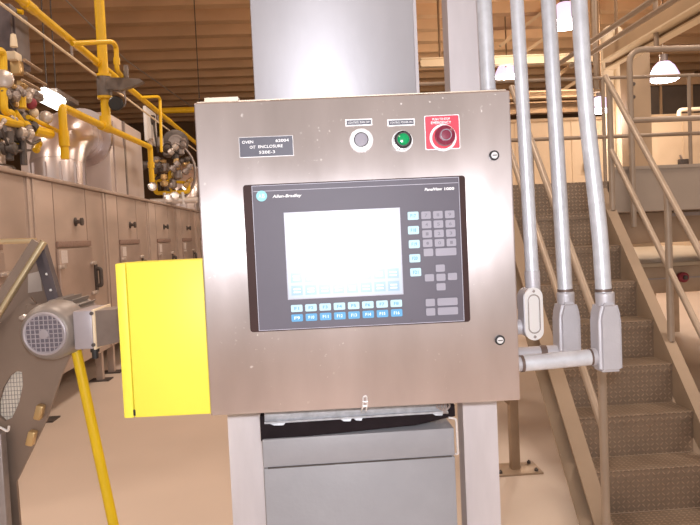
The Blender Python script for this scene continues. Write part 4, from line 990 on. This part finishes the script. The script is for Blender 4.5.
# diagonal braces
db = thing('roof_brace', 'thin pale diagonal braces under the roof between the conduits', 'brace', hy(530, 40, 18))
b = BM()
for (a_, c_) in (((500, 46), (545, 10)), ((505, 66), (548, 36)), ((560, 74), (604, 38)), ((560, 92), (600, 66))): bar(b, hy(*a_, 18), hy(*c_, 18), .08, .08, (0, 1, 0))
obj('brace_bar', b, 'beam', db)
dvt = thing('hanging_drop', 'slim vertical pipe hanging from the roof at the right', 'pipe', hy(654, 80, 8))
q0_, q1_ = hy(656.5, -120, 8), hy(656.5, 48, 8)
b = BM(); tube(b, [(q1_.x, 8, q1_.z), (q1_.x, 8, 7.756)], .03, 10); obj('pipe', b, 'rail', dvt)
b = BM(); lathe(b, [(0, .05), (.03, .05)], (q1_.x, 8, q1_.z-.03), (0, 0, 1), 12); obj('pipe_end', b, 'beam', dvt)
dv2 = thing('hanging_drop', 'slim vertical pipe hanging beside the inverted duct', 'pipe', hy(597, 60, 9))
q1_ = hy(596.5, 90, 9)
b = BM(); tube(b, [(q1_.x, 9, q1_.z), (q1_.x, 9, 7.756)], .035, 10); obj('pipe', b, 'rail', dv2)
b = BM(); lathe(b, [(0, .05), (.03, .05)], (q1_.x, 9, q1_.z-.03), (0, 0, 1), 12); obj('pipe_end', b, 'beam', dv2)
# mezzanine glazing band over the partition
gb = thing('mezzanine_screen', 'dark glazed screen above the beige partition at the far right', 'screen', (9.5, 14.6, PT+.06))
b = BM(); box(b, 7.2, 13, 14.7, 14.75, PT+.06, PT+.80); obj('glazing', b, 'glass_dark', gb)
b = BM()
for xx in (7.2, 7.9, 8.6, 9.3, 10): box(b, xx-.02, xx+.02, 14.65, 14.70, PT+.06, PT+.80)
box(b, 7.2, 13, 14.62, 14.78, PT+.80, PT+.95); obj('screen_frame', b, 'beam_dark', gb)
ph = thing('partition_rail', 'bent pale handrail on the beige partition at the right edge', 'handrail', hy(690, 105, 13))
b = BM(); tube(b, rounded([hy(679, 118, 13), hy(679, 110, 13), hy(720, 108, 13), hy(720, 118, 13)], .1), .04, 10); obj('rail_tube', b, 'cream', ph)
b = BM(); lathe(b, [(0, .07), (.04, .07)], hy(679, 120, 13), (0, 0, 1), 10); obj('rail_foot', b, 'beam', ph)
for (px, py, lb) in ((684, 162, 'small dark fitting on the partition above the platform edge, right of the column'), (590, 168, 'small dark fitting on the partition left of the right handrail')):
    q = hy(px, py, 13.95); t = thing('wall_fitting', lb, 'fitting', q)
    b = BM(); box(b, q.x-.12, q.x+.12, 13.90, 13.999, q.z-.06, q.z+.06, .02); obj('fitting_body', b, 'dark_metal', t)
    b = BM(); tube(b, [(q.x-.08, 13.89, q.z+.06), (q.x-.08, 13.95, q.z+.14)], .02, 8); obj('fitting_stem', b, 'mid_metal', t)

# ------------------------------------------------------------------ high bay lamps
def lamp(px, py, Y, label, r, watts=420):
    q = hy(px, py, Y)
    t = thing('high_bay_lamp', label, 'lamp', q, 0, 'high bay lamps under the roof')
    b = BM(); lathe(b, [(-.35*r, .99*r), (-.1*r, .97*r), (.45*r, .70*r), (.75*r, .40*r), (.78*r, 0)], q, (0, 0, 1), 24); obj('glowing_reflector', b, 'glowing_reflector', t)
    b = BM(); lathe(b, [(-.62*r, .30*r), (-.56*r, .80*r), (-.40*r, 1.0*r), (-.34*r, 1.0*r)], q, (0, 0, 1), 24); obj('lens', b, 'lamp', t)
    b = BM(); tube(b, [q+Vector((0, 0, .76*r)), q+Vector((0, 0, 1.25*r))], .28*r, 14); obj('ballast', b, 'mid_metal', t)
    b = BM(); tube(b, [q+Vector((0, 0, 1.2*r)), Vector((q.x, q.y, max(7.756, q.z+1.3*r)))], .02, 6); obj('hanger_rod', b, 'beam_dark', t)
    l = bpy.data.lights.new('lamp_light', 'POINT'); l.energy = watts; l.color = (1, .80, .60); l.shadow_soft_size = .25
    lo = bpy.data.objects.new('lamp_light', l); C.objects.link(lo); lo.location = q+Vector((0, 0, -.9*r))
lamp(565, 17, 14.5, 'large bright high bay lamp between the third and fourth conduits', .38)
lamp(507, 72, 19, 'high bay lamp between the enclosure corner and the second conduit', .34)
lamp(600, 106, 9.6, 'high bay lamp just right of the fourth conduit', .17, 25)
lamp(664, 73, 12.5, 'high bay lamp with a violet glow behind the platform guardrail', .27, 110)

# ================================================================== LIGHT
w = bpy.data.worlds.new('world'); bpy.context.scene.world = w; w.use_nodes = True
bg = w.node_tree.nodes['Background']; bg.inputs[0].default_value = (1, .85, .75, 1); bg.inputs[1].default_value = .66
def area(x, y_, z, sx, sy, e, col=(1, .83, .68)):
    l = bpy.data.lights.new('unseen_bay_light', 'AREA'); l.shape = 'RECTANGLE'; l.size = sx; l.size_y = sy; l.energy = e; l.color = col
    o = bpy.data.objects.new('unseen_bay_light', l); C.objects.link(o); o.location = (x, y_, z)
for (x_, y_) in ((-6, 2), (-6, 8), (0, 3), (0, 9.5), (6, 2), (6, 7.5), (11, 5)): area(x_, y_, 6.9, 1.2, 1.2, 172)  # added area lights out of view overhead, brightening the hall
# camera flash beside the lens
l = bpy.data.lights.new('camera_flash', 'POINT'); l.energy = 80; l.color = (.94, .95, 1.0); l.shadow_soft_size = .02
o = bpy.data.objects.new('camera_flash', l); C.objects.link(o); o.location = EYE+up*.05+rt*.012-fw*.01

sc_ = bpy.context.scene
sc_.view_settings.view_transform = 'Standard'; sc_.view_settings.look = 'None'; sc_.view_settings.exposure = 0.0; sc_.view_settings.gamma = 1.0
